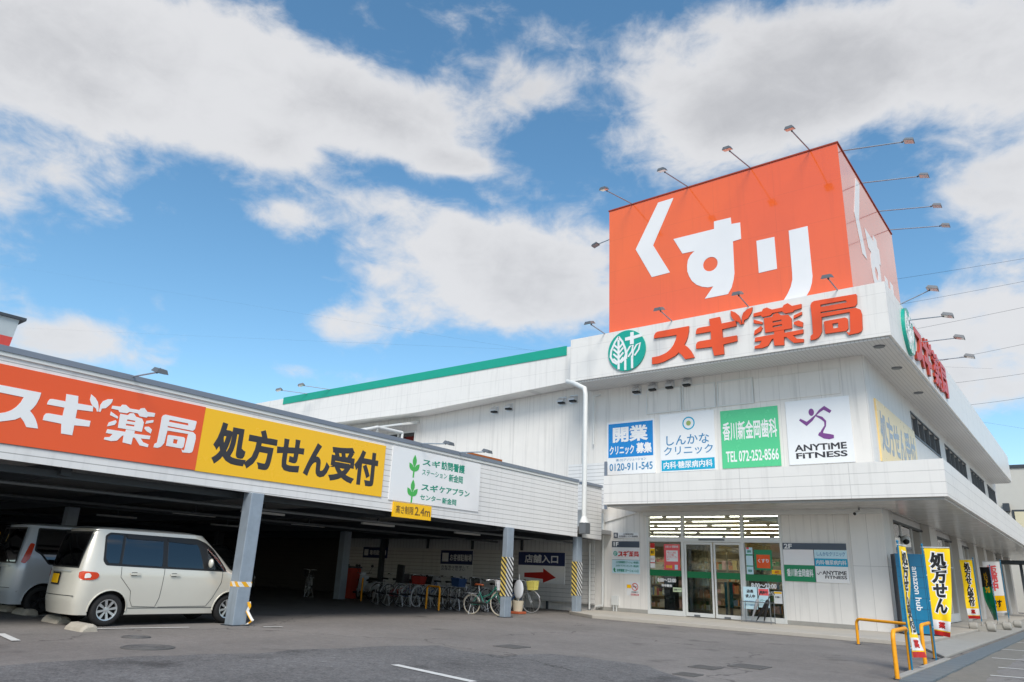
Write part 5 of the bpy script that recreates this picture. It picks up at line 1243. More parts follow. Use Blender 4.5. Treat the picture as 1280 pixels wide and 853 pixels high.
# ================================================================== bicycles
def bike(x, y, rz, label, frame, basket=None, big=.33, small=None, tyre=None, seat=None, lean=0.06, fold=False, childseat=False, rear_basket=None):
    t = thing('bicycle', label, 'bicycle', (x, y, 0), rz, 'bicycles parked under the carport')
    t.matrix_basis = Matrix.Translation((x, y, 0)) @ Matrix.Rotation(rz, 4, 'Z') @ Matrix.Rotation(lean, 4, 'Y') @ Matrix.Scale(1.07, 4)
    r = big; wb = 1.08 * (r / .33) ** .5 if not fold else .92
    rf = small or r
    tm = tyre or M['tyre']
    for (yy, rr) in ((-wb / 2, r), (wb / 2, rf)):
        w = MB(); w.ring((0, yy, rr), (1, 0, 0), rr - .03, .009, 32, 6)
        for k in range(16):
            a = 2 * math.pi * k / 16; w.cone((.03 * (-1) ** k, yy, rr), (0, yy + (rr - .035) * math.cos(a), rr + (rr - .035) * math.sin(a)), .0022, .0022, 4, False)
        w.cone((-.04, yy, rr), (.04, yy, rr), .02, .02, 10)
        wh = obj('wheel', w, M['chrome'], t, local=True, smooth=60)
        obj('tyre', MB().ring((0, yy, rr), (1, 0, 0), rr - .017, .017, 36, 8), tm, wh, local=True, smooth=60)
        mg = MB(); P = []
        for k in range(15):
            a = R(20 + 145 * k / 14) if yy < 0 else R(25 + 120 * k / 14); c0 = Vector((0, yy + (rr + .018) * math.cos(a), rr + (rr + .018) * math.sin(a))); e = Vector((0, math.cos(a), math.sin(a)))
            P.append([c0 + Vector((-.028, 0, 0)) - e * .01, c0 + Vector((-.014, 0, 0)), c0 + Vector((.014, 0, 0)), c0 + Vector((.028, 0, 0)) - e * .01])
        obj('mudguard', mg.grid(P), M['chrome'], t, local=True, smooth=60)
    bb = Vector((0, -.06, .28)); st = Vector((0, -.22, .62)); hd0 = Vector((0, wb / 2 - .12, .60)); hd1 = Vector((0, wb / 2 - .17, .78)); rx = Vector((0, -wb / 2, r)); fx = Vector((0, wb / 2, rf))
    fm = MB()
    fm.tube([hd0, Vector((0, .12, .42)), bb] if not fold else [hd0, Vector((0, .1, .4)), bb], .019, 8).tube([bb, st], .017, 8)
    fm.tube([hd1 - Vector((0, .0, .04)), Vector((0, .12, .56)), Vector((0, -.16, .46))], .015, 8)
    for s in (-1, 1): fm.tube([bb + Vector((s * .02, 0, 0)), rx + Vector((s * .05, 0, 0))], .010, 6).tube([st + Vector((s * .015, 0, -.06)), rx + Vector((s * .05, 0, 0))], .008, 6)
    fm.cone(hd0, hd1, .02, .02, 10)
    obj('frame', fm, frame, t, local=True, smooth=60)
    fk = MB()
    for s in (-1, 1): fk.tube([hd0 + Vector((s * .03, .01, -.02)), fx + Vector((s * .05, 0, 0))], .011, 6)
    obj('fork', fk, frame, t, local=True, smooth=60)
    hb = MB(); hy = wb / 2 - .21; hz = .96
    hb.tube([hd1, Vector((0, hy + .02, hz - .03))], .012, 8)
    hb.tube([(-.27, hy - .2, hz - .02), (-.24, hy - .06, hz), (-.12, hy + .03, hz), (0, hy + .02, hz - .02), (.12, hy + .03, hz), (.24, hy - .06, hz), (.27, hy - .2, hz - .02)], .011, 8)
    hbo = obj('handlebar', hb, M['chrome'], t, local=True, smooth=60)
    gp = MB()
    for s in (-1, 1): gp.tube([(s * .27, hy - .2, hz - .02), (s * .255, hy - .12, hz - .01)], .018, 8); 
    for s in (-1, 1): gp.tube([(s * .2, hy, hz), (s * .27, hy - .1, hz - .05)], .005, 5)
    obj('grip', gp, M['plast'], hbo, local=True)
    sd_ = MB(); P = []
    for j, (yy, w, z) in enumerate(((-.36, .05, .80), (-.33, .10, .815), (-.25, .09, .81), (-.17, .045, .805), (-.10, .025, .80), (-.09, .01, .795))):
        P.append([Vector((w * math.cos(a), yy, z + (.022 if math.sin(a) > 0 else .03) * math.sin(a))) for a in [2 * math.pi * k / 10 for k in range(11)]])
    sd_.grid(P); sd_.add([p for p in P[0][:-1]], [tuple(range(10))])
    so_ = obj('saddle', sd_, seat or M['plast'], t, local=True, smooth=60)
    obj('seat_post', MB().tube([st - Vector((0, 0, .05)), (0, -.25, .8)], .013, 8), M['chrome'], so_, local=True)
    ck = MB().ring(bb + Vector((.045, 0, 0)), (1, 0, 0), .08, .006, 24, 5)
    ck.tube([bb + Vector((.06, 0, 0)), bb + Vector((.06, .11, -.12))], .009, 6).tube([bb + Vector((-.06, 0, 0)), bb + Vector((-.06, -.11, .12))], .009, 6)
    ck.box(.06, .15, bb.y + .08, bb.y + .14, bb.z - .135, bb.z - .11).box(-.15, -.06, bb.y - .14, bb.y - .08, bb.z + .11, bb.z + .135)
    obj('crank', ck, M['grey'], t, local=True)
    obj('chain_case', MB().tube([bb + Vector((.05, .08, .03)), rx + Vector((.05, -.05, .05))], .03, 8), M['plast'], t, local=True, smooth=60)
    ks = MB().tube([rx + Vector((-.06, 0, 0)), (-.16, -wb / 2 - .02, .02)], .009, 6).tube([rx + Vector((.06, 0, 0)), (.16, -wb / 2 - .02, .02)], .009, 6).tube([(-.16, -wb / 2 - .02, .02), (.16, -wb / 2 - .02, .02)], .009, 6)
    obj('stand', ks, M['chrome'], t, local=True)
    rk = MB()
    for s in (-1, 1): rk.tube([(s * .05, -.3, 2 * r + .02), (s * .05, -wb / 2 - .2, 2 * r + .03)], .006, 6).tube([(s * .05, -wb / 2, 2 * r + .02), (s * .055, -wb / 2, r)], .005, 6)
    for k in range(4): rk.tube([(-.05, -.35 - k * .11, 2 * r + .024), (.05, -.35 - k * .11, 2 * r + .024)], .005, 6)
    obj('rear_rack', rk, M['chrome'], t, local=True)
    obj('headlight', MB().cone((0, wb / 2 + .02, .66), (0, wb / 2 + .09, .66), .03, .035, 12), M['chrome'], t, local=True)
    def cage(yc, z0, mat, w=.17, d=.13, h=.24, solid=False):
        b = MB()
        for k in range(7):
            z = z0 + h * k / 6; f = .82 + .18 * k / 6; b.tube([(-w * f, yc - d * f, z), (w * f, yc - d * f, z), (w * f, yc + d * f, z), (-w * f, yc + d * f, z)], .006 if k % 6 else .010, 5, closed=True)
        for k in range(8):
            for (ax, ay) in ((-1 + 2 * k / 7, -1), (-1 + 2 * k / 7, 1), (-1, -1 + 2 * k / 7), (1, -1 + 2 * k / 7)):
                b.tube([(ax * w * .82, yc + ay * d * .82, z0), (ax * w, yc + ay * d, z0 + h)], .005, 4)
        b.box(-w * .8, w * .8, yc - d * .8, yc + d * .8, z0 - .004, z0 + .004)
        bo = obj('basket', b, mat, t, local=True)
        if solid:
            q = [(-1, -1), (1, -1), (1, 1), (-1, 1)]
            obj('basket_liner', MB().add([(a * w * .79, yc + c * d * .79, z0 + .006) for a, c in q] + [(a * w * .96, yc + c * d * .96, z0 + h) for a, c in q], [(0, 3, 2, 1), (0, 1, 5, 4), (1, 2, 6, 5), (2, 3, 7, 6), (3, 0, 4, 7)]), mat, bo, local=True)
    if basket: cage(wb / 2 + .06, .70, basket[0], solid=basket[1])
    if rear_basket: cage(-wb / 2 - .02, 2 * r + .04, rear_basket, .18, .17, .22, True)
    if childseat:
        cs = MB(); cs.box(-.15, .15, -wb / 2 - .1, -wb / 2 + .2, 2 * r + .05, 2 * r + .14).box(-.15, .15, -wb / 2 - .16, -wb / 2 - .1, 2 * r + .05, 2 * r + .6).box(-.16, -.12, -wb / 2 - .1, -wb / 2 + .15, 2 * r + .14, 2 * r + .35).box(.12, .16, -wb / 2 - .1, -wb / 2 + .15, 2 * r + .14, 2 * r + .35)
        obj('child_seat', cs, M['plast'], t, local=True, bevel=.02)
    return t
fr_b = pm('blue_bike_paint', (34, 74, 124), .35, coat=.3); fr_g = pm('green_bike_paint', (40, 120, 104), .35, coat=.3); fr_k = pm('black_bike_paint', (32, 34, 38), .35, coat=.3)
fr_w = pm('silver_bike_paint', (170, 174, 178), .35, metal=.4); fr_r = pm('red_bike_paint', (150, 40, 36), .35, coat=.3)
bask_w = pm('white_basket_plastic', (226, 228, 232), .5); bask_y = pm('yellow_basket_plastic', (232, 220, 120), .5); bask_b = pm('navy_basket_cloth', (30, 62, 104), .7); bask_k = M['plast']; bask_r = pm('red_basket', (150, 44, 36), .6)
def gp(u, v): p = at_z(0, u, v); return p.x, p.y
x, y = -15.35, 17.75
# position by the ground contact of the wheel nearest the viewer
def place(u, v, dx, dy): p = at_z(0, u, v); return p.x + dx, p.y + dy
def bike_at(u, v, heading, front, label, *a, **k):
    # (u, v): where the photo shows one wheel touch the ground; front tells which wheel
    p = at_z(0, u, v); h = R(heading); d = Vector((math.cos(h), math.sin(h), 0)) * (-.53 if front else .53)
    return bike(p.x + d.x, p.y + d.y, h - math.pi / 2, label, *a, **k)
bike_at(588, 768, 12, False, 'green small wheeled folding bicycle with a white basket, left of the striped post', fr_g, (bask_w, True), big=.27, seat=pm('brown_saddle', (150, 72, 34), .5), fold=True, small=.34, tyre=pm('cream_tyre', (176, 168, 150), .8))
bike_at(662, 767, 8, True, 'silver bicycle with a pale yellow basket half behind the striped post', fr_w, (bask_y, True), tyre=pm('grey_tyre', (120, 120, 120), .8))
bike_at(572, 763.5, 84, False, 'black bicycle with a navy cloth basket behind the yellow hoop', fr_k, None, rear_basket=bask_b)
bike_at(551, 761.5, 92, False, 'dark bicycle with plain wheels left of the navy basket bicycle', fr_k, None)
bike_at(521, 759.0, 97, False, 'blue bicycle with white tyres and a red rear basket', fr_b, None, tyre=bask_w, rear_basket=bask_r)
bike_at(500, 758.5, 94, False, 'dark blue child seat bicycle between the scooters and the white tyred one', fr_b, (bask_k, True), childseat=True)
bike_at(484, 757.5, 90, False, 'dark red bicycle close beside the silver fronted scooter', fr_r, (bask_k, False))
bike_at(536, 760.0, 86, False, 'silver bicycle with a chrome basket right of the white tyred blue one', fr_w, (M['chrome'], False))
bike_at(607, 765, 88, False, 'black basket bicycle standing behind the green folding one', fr_k, (bask_k, True))
bike_at(626, 766, 95, False, 'blue bicycle hidden behind the striped post under the arrow sign', fr_b, None)
bike_at(561, 762, 88, False, 'slim silver bicycle squeezed beside the navy basket one', fr_w, (bask_k, False))
bike_at(510, 758.5, 91, False, 'grey bicycle with a low silver basket left of the white tyred blue one', fr_w, (M['chrome'], False), tyre=pm('grey_tyre', (120, 120, 120), .8))
bike_at(470, 755.5, 92, False, 'black bicycle at the left end of the row beside the scooter', fr_k, (bask_k, False))
x, y = place(383, 746, 0, 0); bike(x, y, R(60), 'lone silver bicycle far left in the carport dark', fr_w, (bask_k, False))

def scooter(x, y, rz, label, shell, mirror=True):
    t = thing('scooter', label, 'motor scooter', (x, y, 0), rz, 'scooters under the carport')
    for yy in (-.6, .6):
        wh = obj('wheel', MB().lathe((0, yy, .22), (1, 0, 0), [(0, .03), (.1, .035), (.13, .03), (.13, -.03), (.1, -.035), (0, -.03)], 24), M['alloy'], t, local=True, smooth=40)
        obj('tyre', MB().ring((0, yy, .22), (1, 0, 0), .17, .05, 28, 8), M['tyre'], wh, local=True, smooth=60)
    def loft(st, nm, mat):
        P = []
        for (y0, z0, w, h) in st: P.append([Vector((w * math.cos(a), y0, z0 + h * math.sin(a))) for a in [2 * math.pi * k / 14 for k in range(15)]])
        m_ = MB().grid(P); m_.add(P[0][:-1], [tuple(range(14))]); m_.add(P[-1][:-1], [tuple(range(13, -1, -1))]); return obj(nm, m_, mat, t, local=True, smooth=50)
    loft([(-.85, .62, .06, .04), (-.75, .58, .14, .12), (-.4, .52, .17, .16), (-.12, .5, .15, .15), (.0, .42, .12, .1)], 'rear_body', shell)
    loft([(-.8, .76, .08, .03), (-.6, .78, .14, .05), (-.2, .76, .13, .05), (.02, .73, .07, .04)], 'seat', M['plast'])
    loft([(-.1, .26, .13, .05), (.2, .25, .15, .05), (.36, .28, .14, .06)], 'footboard', M['plast'])
    ls = MB(); ls.grid([[Vector((x_, .42 + .12 * (1 - (x_ / .2) ** 2) - .18 * (z - .3), z)) for x_ in (-.2, -.12, 0, .12, .2)] for z in (.28, .5, .7, .88)]); ls.grid([[Vector((x_, .39 + .1 * (1 - (x_ / .2) ** 2) - .18 * (z - .3), z)) for x_ in (.2, .12, 0, -.12, -.2)] for z in (.28, .5, .7, .88)])
    obj('leg_shield', ls, shell, t, local=True, smooth=60)
    hb = MB().tube([(0, .58, .3), (0, .42, .9)], .03, 8).tube([(-.32, .3, 1.0), (-.15, .4, .98), (0, .42, .95), (.15, .4, .98), (.32, .3, 1.0)], .014, 8)
    h = obj('handlebar', hb, M['plast'], t, local=True, smooth=60)
    obj('handlebar_cover', MB().ball((0, .44, .95), .12, 12, 8, (1.2, .8, .8)), shell, t, local=True, smooth=60)
    obj('headlight', MB().ball((0, .53, .95), .065, 12, 8, (1, .5, 1)), M['lamp_c'], t, local=True, smooth=60)
    obj('front_mudguard', MB().ball((0, .6, .36), .16, 12, 8, (.5, 1.3, .6)), shell, t, local=True, smooth=60)
    for s in (-1, 1):
        m_ = obj('mirror', MB().ball((s * .34, .36, 1.26), .07, 12, 8, (1, .3, .75)), M['plast'], t, local=True, smooth=60); obj('mirror_stem', MB().tube([(s * .22, .36, 1.0), (s * .34, .36, 1.22)], .007, 6), M['plast'], m_, local=True)
    return t
x, y = place(468, 752, -.7, .2); scooter(x, y, R(78), 'silver fronted scooter with mirrors right of the red panel', M['paint_g'])
x, y = place(447, 750, -.7, .6); scooter(x, y, R(100), 'dark scooter half behind the red panel', M['paint_d'])
# red panel leaning on the column
p = at_z(0, 432, 748)
t = tag(obj('ticket_machine', MB().box(p.x - .25, p.x + .25, p.y - .05, p.y + .45, .0, 1.15), M['redbox'], bevel=.03), 'faded red upright box beside the inner carport column', 'machine')
obj('top_cap', MB().box(p.x - .27, p.x + .27, p.y - .07, p.y + .47, 1.15, 1.22), M['steel_d'], t)
# small litter and tools at the striped post
p = at_z(0, 644, 768)
t = thing('cleaning_kit', 'white bucket with an orange base and a mop beside the striped post', 'bucket', (p.x - .1, p.y + .25, 0))
obj('bucket', MB().lathe((p.x - .1, p.y + .25, .08), (0, 0, 1), [(0, 0), (.15, 0), (.19, .32), (.18, .32), (.14, .02), (0, .02)], 24), pm('cream_plastic', (206, 194, 170), .6), t, smooth=40)
obj('tray', MB().box(p.x - .3, p.x + .1, p.y + .05, p.y + .45, .005, .075), pm('faded_orange', (182, 92, 58), .6), t, bevel=.01)
obj('mop_head', MB().ball((p.x - .1, p.y + .26, .74), .26, 16, 10, (.75, .25, 1.15)), bask_w, t, smooth=60)
obj('mop_stick', MB().tube([(p.x - .1, p.y + .26, .2), (p.x - .1, p.y + .28, 1.2)], .012, 8), M['wmetal'], t)

# ================================================================== yellow hoops
def hoop(p, q, h, label, r=.032):
    p = Vector((p[0], p[1], 0)); q = Vector((q[0], q[1], 0)); d = (q - p).normalized(); pts = [p + Vector((0, 0, -.02)), p + Vector((0, 0, h - .12))]
    for k in range(1, 6):
        a = math.pi / 2 * k / 5; pts.append(p + d * (.12 * (1 - math.cos(a))) + Vector((0, 0, h - .12 + .12 * math.sin(a))))
    for k in range(5):
        a = math.pi / 2 * k / 5; pts.append(q - d * (.12 * (1 - math.sin(a))) + Vector((0, 0, h - .12 + .12 * math.cos(a))))
    pts += [q + Vector((0, 0, h - .12)), q + Vector((0, 0, -.02))]
    t = thing('barrier_hoop', label, 'barrier', p, 0, 'yellow steel barrier hoops')
    obj('pipe', MB().tube(pts, r, 12), M['yellow_p'], t, smooth=60)
    obj('foot_collar', MB().cone(p, p + Vector((0, 0, .015)), r * 1.8, r * 1.8, 16).cone(q, q + Vector((0, 0, .015)), r * 1.8, r * 1.8, 16), M['steel_d'], t)
A1 = at_z(0, 1073, 806); A2 = at_z(0, 1146, 816.5); B1 = at_z(0, 1122, 850); B2 = at_z(0, 1139, 841); C1 = at_z(0, 1157, 832); C2 = at_z(0, 1169, 824)
hoop(A1, A2, .56, 'wide low yellow barrier hoop across the walkway end')
hoop(B1, B2, .66, 'yellow barrier hoop nearest the camera at the road edge'); hoop(C1, C2, .66, 'yellow barrier hoop between the near one and the walkway, at the road edge')
D1 = at_z(0, 548, 764); hoop(D1, D1 + Vector((-.9, .35, 0)), .72, 'yellow barrier hoop guarding the bicycles under the carport')
D1 = at_z(0, 451, 752); hoop(D1, D1 + Vector((-.7, .6, 0)), .8, 'yellow barrier hoop in front of the scooters deep in the carport')

# ================================================================== banners
def banner(base, height, width, ang, label, cloth, lines, foot=None, flag_h=1.45, pole=M['locker'], sag=.05, taper=1.0, bands=(), seed=0, top_drop=.05, weight=False):
    """nobori flag: pole, cross rod, cloth hanging from both"""
    bx, by, bz = base
    t = thing('banner_flag', label, 'banner', base, 0, 'advertising banners on poles')
    po = obj('pole', MB().tube([(bx, by, bz), (bx, by, bz + height)], .014, 10).ball((bx, by, bz + height), .022, 8, 6), pole, t, smooth=60)
    d = Vector((math.cos(ang), math.sin(ang), 0)); n = Vector((d.y, -d.x, 0))
    obj('cross_rod', MB().tube([Vector((bx, by, bz + height - top_drop)) - d * .02, Vector((bx, by, bz + height - top_drop)) + d * (width + .03)], .009, 8), M['wmetal'], t)
    z1 = bz + height - top_drop - .02
    def P(a, b, h=0):           # a across 0..1, b up 0..1
        k = 1 - b; wv = math.sin(b * 5.2 + seed + a * 1.5) * .09 * k + math.sin(b * 9 + a * 6 + seed) * .025 * k + math.sin(a * 9 + seed) * .012 + a * k * k * sag * 2
        wd = width * (1 - (1 - taper) * k ** 1.3)
        return Vector((bx, by, 0)) + d * (.03 + a * wd) + n * (wv * (a * .8 + .2) + h) + Vector((0, 0, z1 - k * flag_h + (1 - a) * 0 - sag * a * k * .6))
    cl = MB(); na, nb = 10, 30
    cl.grid([[P(i / na, j / nb, .002) for i in range(na + 1)] for j in range(nb + 1)]); cl.grid([[P(1 - i / na, j / nb, -.002) for i in range(na + 1)] for j in range(nb + 1)])
    c = obj('cloth', cl, cloth, t, smooth=60)
    for (b0, b1, mt) in bands:
        for sg in (1, -1):
            q = [[P(i / na, b0 + (b1 - b0) * j / 8, sg * .005) for i in range(na + 1)] for j in range(9)]
            obj('printed_band', MB().grid(q if sg > 0 else [r[::-1] for r in q]), mt, c, smooth=60)
    lp = MB()
    for k in range(4): z = 1 - k * .3; lp.tube([P(0, max(z - .02, 0)), Vector((bx, by, P(0, max(z - .02, 0)).z))], .008, 6)
    obj('loop', lp, M['wmetal'], c)
    for (s, r, mt, bd, th) in lines:
        for sg in (1, -1):
            lettering(c, s, None, r, mt, bd, .004 + th, .001, warp=(lambda a, b, h, sg=sg: P(a if sg > 0 else 1 - a, b, sg * h)), line=.95)
    if weight:
        wb_ = MB(); 
        for s in (-1, 1): wb_.tube([(bx + s * .12, by, bz + .13), (bx + s * .15, by, bz + .13), (bx + s * .36, by, bz + .13), (bx + s * .39, by, bz + .13)], [.10, .13, .13, .10], 16)
        wb_.box(bx - .14, bx + .14, by - .09, by + .09, bz + .0, bz + .16); wb_.cone((bx, by, bz + .16), (bx, by, bz + .3), .035, .028, 10)
        obj('weight_block', wb_, M['conc2'], t, bevel=.02)
    return t
rx = [('処\n方\nせ\nん\n受\n付', (.18, .20, .86, .97), M['white_f'], .11, 0), ('処\n方\nせ\nん\n受\n付', (.24, .215, .80, .955), M['black'], .05, .002)]
rb = [(.0, .05, M['red']), (.06, .17, M['white_f'])]
rl2 = [('処\n方\nせ\nん', (.10, .235, .93, .97), M['white_f'], .11, 0), ('処\n方\nせ\nん', (.17, .25, .86, .955), M['black'], .05, .002), ('薬', (.3, .08, .7, .155), M['red'], .05, .004)]
rl = rx + [('薬', (.3, .08, .7, .155), M['red'], .05, .004)]
p = at_z(0, 1142.5, 841.7)
banner((p.x - .02, p.y, 0), 2.02, .46, R(86), 'yellow prescription banner turned edge-on, tied to the nearest hoop', M['flag_y'], rl, flag_h=1.72, bands=rb, seed=1.2, sag=.03, taper=1.0)
p = at_z(0, 1172, 826.4)
banner((p.x - .02, p.y, 0), 2.12, .44, R(2), 'yellow prescription banner facing the car park beside the blue locker', M['flag_y'], rl2, flag_h=1.58, bands=rb, seed=.3, sag=.05, taper=.62)
p = at_z(.05, 1229, 789)
banner((p.x, p.y, .05), 2.35, .38, R(172), 'third yellow prescription banner on a weight along the side walkway', M['flag_y'], rl, flag_h=1.9, bands=rb, seed=2.0, sag=.03, taper=.95, weight=True)
p = at_z(.05, 1249, 787)
banner((p.x, p.y, .05), 2.2, .42, R(140), 'green and black banner farther along the side walkway', M['green'], [('特\n売', (.25, .5, .75, .9), M['yellow'], .05, 0)], flag_h=1.8, seed=.5, sag=.1, weight=True, bands=[(.62, 1.0, M['black']), (.0, .12, M['green_g'])])
p = at_z(.05, 1263, 784)
banner((p.x, p.y, .05), 2.5, .6, R(172), 'white and pink banner with a yellow foot, far along the side walkway', M['white_f'], [('販\n売\n中', (.2, .42, .8, .93), M['pink'], .06, 0), ('です', (.2, .1, .8, .25), M['black'], .05, .004)], flag_h=1.9, seed=3, sag=.1, weight=True, bands=[(.03, .33, M['yellow'])])
# ================================================================== parcel locker
P1 = at_z(.1, 1130, 793); P2 = at_z(.1, 1179, 791.5)
d = (P2 - P1); d.z = 0; wl = 1.30; d.normalize(); d = Vector((math.cos(R(22)), math.sin(R(22)), 0)); nf = Vector((d.y, -d.x, 0))
t = thing('parcel_locker', 'blue parcel locker cabinet with white vertical lettering at the corner pillar', 'locker', P1)
lk = Frame(P1, d, (0, 0, 1))
wl = lk.px(1179, 791)[0]; hl = 2.12
obj('cabinet', MB().prism(lk, [(0, .0), (wl, .0), (wl, hl), (0, hl)], -.62, -.02), M['locker_d'], t)
fp = obj('front_face', MB().prism(lk, [(0, .04), (wl, .04), (wl, hl), (0, hl)], -.019, 0), M['locker'], t)
obj('plinth', MB().prism(lk, [(.02, 0), (wl - .02, 0), (wl - .02, .039), (.02, .039)], -.02, -.006), M['black'], t)
dm = MB()
for a in (.36, .68): dm.prism(lk, [(wl * a - .003, .1), (wl * a + .003, .1), (wl * a + .003, hl - .05), (wl * a - .003, hl - .05)], .0005, .002)
for k in range(1, 7): dm.prism(lk, [(.02, .1 + k * .28), (wl - .02, .1 + k * .28), (wl - .02, .106 + k * .28), (.02, .106 + k * .28)], .0006, .0022)
obj('door_seam', dm, M['locker_d'], fp)
lk2 = Frame(P1, Vector((0, 0, -1)), d)   # turned a quarter: writing reads downwards
lettering(t, 'amazon hub', lk2, (-1.78, wl * .40, -.62, wl * .56), M['white_f'], .02, -.0, .004, warp=lambda a, b, h: P1 + Vector((0, 0, -a)) + d * b + nf * (h + .004))
t = thing('security_camera', 'white dome camera on the pillar above the blue locker', 'camera', (-4.7, 24.6, 2.5))
cp = at_x(-4.75, 1132, 675)
obj('dome', MB().ball(cp, .14, 16, 10), M['wmetal'], t, smooth=60); obj('mount', MB().tube([cp, cp + Vector((-.2, .1, .12))], .03, 8), M['grey'], t); obj('dark_eye', MB().ball(cp + Vector((.02, -.06, -.05)), .1, 12, 8), M['plast'], t, smooth=60)
cp = Vector((-5.35, 23.3, 3.38))
t = thing('security_camera', 'small bullet camera under the soffit above the corner pillar', 'camera', cp)
obj('housing', MB().cone(cp, cp + Vector((-.06, -.26, -.08)), .05, .055, 12), M['wmetal'], t); obj('mount', MB().tube([cp, (-5.35, 23.35, 3.5)], .02, 8), M['grey'], t); obj('dark_eye', MB().cone(cp + Vector((-.06, -.26, -.08)), cp + Vector((-.063, -.27, -.083)), .045, .045, 12), M['plast'], t)

# ================================================================== umbrella rack
t = thing('umbrella_rack', 'thin black wire umbrella rack outside the right shop window', 'rack', (-8.4, 23.2, .1))
rx0, rx1, ry0, ry1 = -8.95, -8.05, 23.05, 23.4
rk = MB()
for (x, y) in ((rx0, ry0), (rx1, ry0), (rx0, ry1), (rx1, ry1)): rk.tube([(x, y, .1), (x, y, .72)], .012, 6)
for z in (.14, .70):
    rk.tube([(rx0, ry0, z), (rx1, ry0, z), (rx1, ry1, z), (rx0, ry1, z)], .011, 6, closed=True)
for k in range(1, 7): x = rx0 + (rx1 - rx0) * k / 7; rk.tube([(x, ry0, .70), (x, ry1, .70)], .006, 5)
for k in range(5): rk.tube([(rx0 + .0, ry0 + k * .08, .14), (rx1, ry0 + k * .08, .14)], .005, 5)
obj('wire_frame', rk, M['grey'], t)
for (x, y, dx, w_, m_) in ((-8.55, 23.2, .52, 'black folded umbrella leaning right in the wire rack', M['black']), (-8.72, 23.26, .30, 'pale grey folded umbrella standing behind the black one', pm('grey_cloth', (150, 152, 156), .8)), (-8.3, 23.15, .22, 'dark folded umbrella at the right end of the wire rack', M['plast'])):
    u = thing('umbrella', w_, 'umbrella', (x, y, .14), 0, 'umbrellas in the wire rack')
    a = Vector((x, y, .16)); b = Vector((x + dx, y, .98)); k = b - a
    obj('canopy', MB().tube([a, a + k * .08, a + k * .5, a + k * .72, a + k * .78], [.008, .02, .045, .05, .015], 10), m_, u, smooth=60)
    obj('handle', MB().tube([a + k * .76, a + k * .95, b + Vector((.03, 0, .02)), b + Vector((.07, 0, 0)), b + Vector((.08, 0, -.05))], .011, 8), M['plast'], u, smooth=60)

# ================================================================== beyond
t = thing('neighbour_building', 'plain beige flat roofed block beyond the far end of the pharmacy', 'building', (5, 72, 0))
nb = FF(70); x0 = -6; zt_ = nb.px(1276, 585)[1]
obj('wall', MB().box(x0, 30, 70, 82, 0, zt_), M['hub'], t); obj('roof_edge', MB().box(x0 - .1, 30.1, 69.9, 82.1, zt_, zt_ + .25), M['steel_d'], t)
rw = nb.rect((1268, 640), (1290, 668)); wf = obj('window', MB().box(rw[0] - .15, rw[2] + .15, 69.92, 69.99, rw[1] - .15, rw[3] + .15), M['steel_d'], t); obj('pane', MB().box(rw[0], rw[2], 69.88, 69.91, rw[1], rw[3]), pm('cream_blind', (214, 206, 176), .6), wf)
obj('duct', MB().box(nb.px(1254, 632)[0], nb.px(1262, 632)[0], 69.5, 69.99, nb.px(1258, 640)[1], nb.px(1258, 630)[1]), M['steel_d'], t)
for k in range(2): obj('aerial', MB().tube([(4.2 + k * .5, 74, zt_), (4.2 + k * .5, 74, zt_ + 2.2)], .04, 6), M['steel_d'], t)
t = thing('neighbour_building', 'low white walled house seen below the beige block', 'building', (4, 63, 0))
l0 = FF(62); z0 = l0.px(1270, 690)[1]
obj('wall', MB().box(-1.5, 20, 62, 66, 0, z0), pm('white_render', (208, 208, 205), .8), t); obj('roof', MB().box(-1.8, 20.3, 61.7, 66.3, z0, z0 + .2), M['grey'], t)
t = thing('bus_shelter', 'small dark roofed shelter at the far road corner', 'shelter', (-2.0, 52, 0))
bs = [at_y(52, 1252, 703), at_y(52, 1284, 703)]
obj('roof', MB().box(bs[0].x, bs[0].x + 3, 51.5, 53, bs[0].z - .1, bs[0].z + .1), M['steel_d'], t)
for x in (bs[0].x + .9, bs[0].x + 2.9): obj('post', MB().box(x - .07, x + .07, 51.9, 52.05, 0, bs[0].z - .1), M['steel_d'], t)
t = thing('hedge', 'low clipped olive hedge at the far road corner', 'hedge', (-1, 50, 0))
hm = MB(); rnd = random.Random(3)
for k in range(1500):
    c = Vector((rnd.uniform(-1.6, 3), rnd.uniform(49.4, 50.2), rnd.uniform(.1, .85))); a = Vector((rnd.gauss(0, 1), rnd.gauss(0, 1), rnd.gauss(0, 1))).normalized() * .09; b = a.orthogonal().normalized() * .05
    hm.add([c - a, c + b, c + a, c - b], [(0, 1, 2, 3)])
obj('foliage', hm, pm('hedge_leaf', (.06, .075, .03), .7, var=.3, scale=4), t)
obj('stem', MB().box(-1.55, 2.95, 49.6, 50.0, 0, .5), pm('hedge_wood', (.05, .045, .03), .9), t)
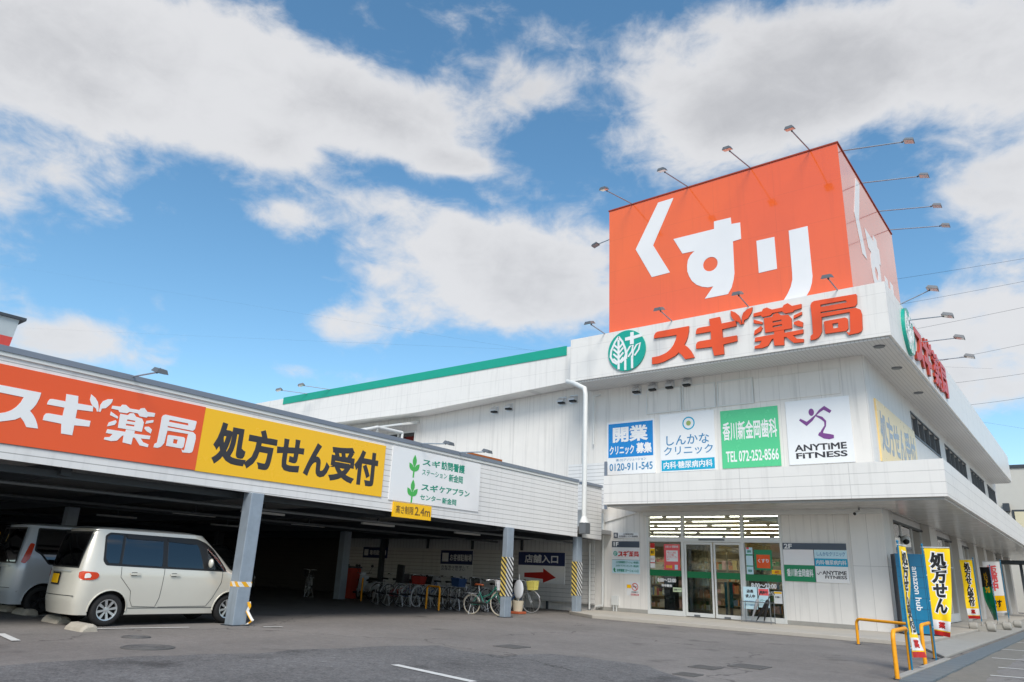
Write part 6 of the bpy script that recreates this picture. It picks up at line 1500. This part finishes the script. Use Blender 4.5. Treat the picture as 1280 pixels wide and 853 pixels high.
# tall tapered sign tower far left
t = thing('sign_tower', 'tapered grey and red sign tower peeking above the carport at the far left', 'sign', (-40, 13, 0))
TX = -40.0
c0 = at_x(TX, -14, 440); ctop = at_x(TX, -8, 398); e_ = at_x(TX, 17, 402); e2 = at_x(TX, 3, 440)
r1 = abs(e_.y - ctop.y); r2 = abs(e2.y - ctop.y); cy = ctop.y; zt2 = ctop.z; zb2 = at_x(TX, 0, 440).z; zm = at_x(TX, 4, 424).z
kz = lambda z: r2 + (r1 - r2) * (z - zb2) / (zt2 - zb2)
sq = lambda z, r: [(TX - r, cy - r, z), (TX + r, cy - r, z), (TX + r, cy + r, z), (TX - r, cy + r, z)]
def frus(z0, z1): return MB().add(sq(z0, kz(z0)) + sq(z1, kz(z1)), [(0, 3, 2, 1), (4, 5, 6, 7), (0, 1, 5, 4), (1, 2, 6, 5), (2, 3, 7, 6), (3, 0, 4, 7)])
obj('upper_panel', frus(zm, zt2), pm('tower_grey', (176, 186, 190), .4), t); obj('lower_panel', frus(zb2 - 2.5, zm), pm('tower_red', (206, 74, 66), .4), t)
obj('cap', MB().box(TX - r1 - .12, TX + r1 + .12, cy - r1 - .12, cy + r1 + .25, zt2, zt2 + .14), M['steel_d'], t)
obj('mast', MB().box(TX - .3, TX + .3, cy - .3, cy + .3, 0, zb2 - 2.5), M['grey'], t)
# overhead cables
cab = 'thin cables crossing the sky'
def cable(p, q, label, sag=.8, r=.014):
    p = Vector(p); q = Vector(q); pts = []
    for k in range(25): s = k / 24; pts.append(p.lerp(q, s) - Vector((0, 0, sag * 4 * s * (1 - s))))
    tag(obj('overhead_cable', MB().tube(pts, r, 5), M['steel_d']), label, 'cable', cab)
YC = 66.0
for (a, b, w_) in (((1095, 352), (1300, 318), 'uppermost cable right of the billboard'), ((1100, 384), (1300, 346), 'second cable down right of the billboard'), ((1120, 415), (1300, 378), 'third cable down right of the billboard'), ((1150, 455), (1300, 424), 'fourth cable down, crossing the white cloud over the right eaves'), ((1175, 480), (1300, 462), 'fifth cable down over the right eaves'), ((1205, 506), (1300, 492), 'lowest cable over the right eaves end')):
    pa = at_y(YC, *a); pb = at_y(YC, *b); d = (pb - pa); cable(pa - d * .25, pb + d * .6, 'thin dark overhead %s' % w_, .15, .011)
for (a, b, w_) in (((0, 330), (760, 452), 'upper of two cables across the open blue left of the billboard'), ((0, 408), (700, 438), 'lower of two cables across the open blue left of the billboard')):
    pa = at_y(75, *a); pb = at_y(75, *b); d = (pb - pa); cable(pa - d * .3, pb + d * .2, 'thin %s' % w_, .3, .006)
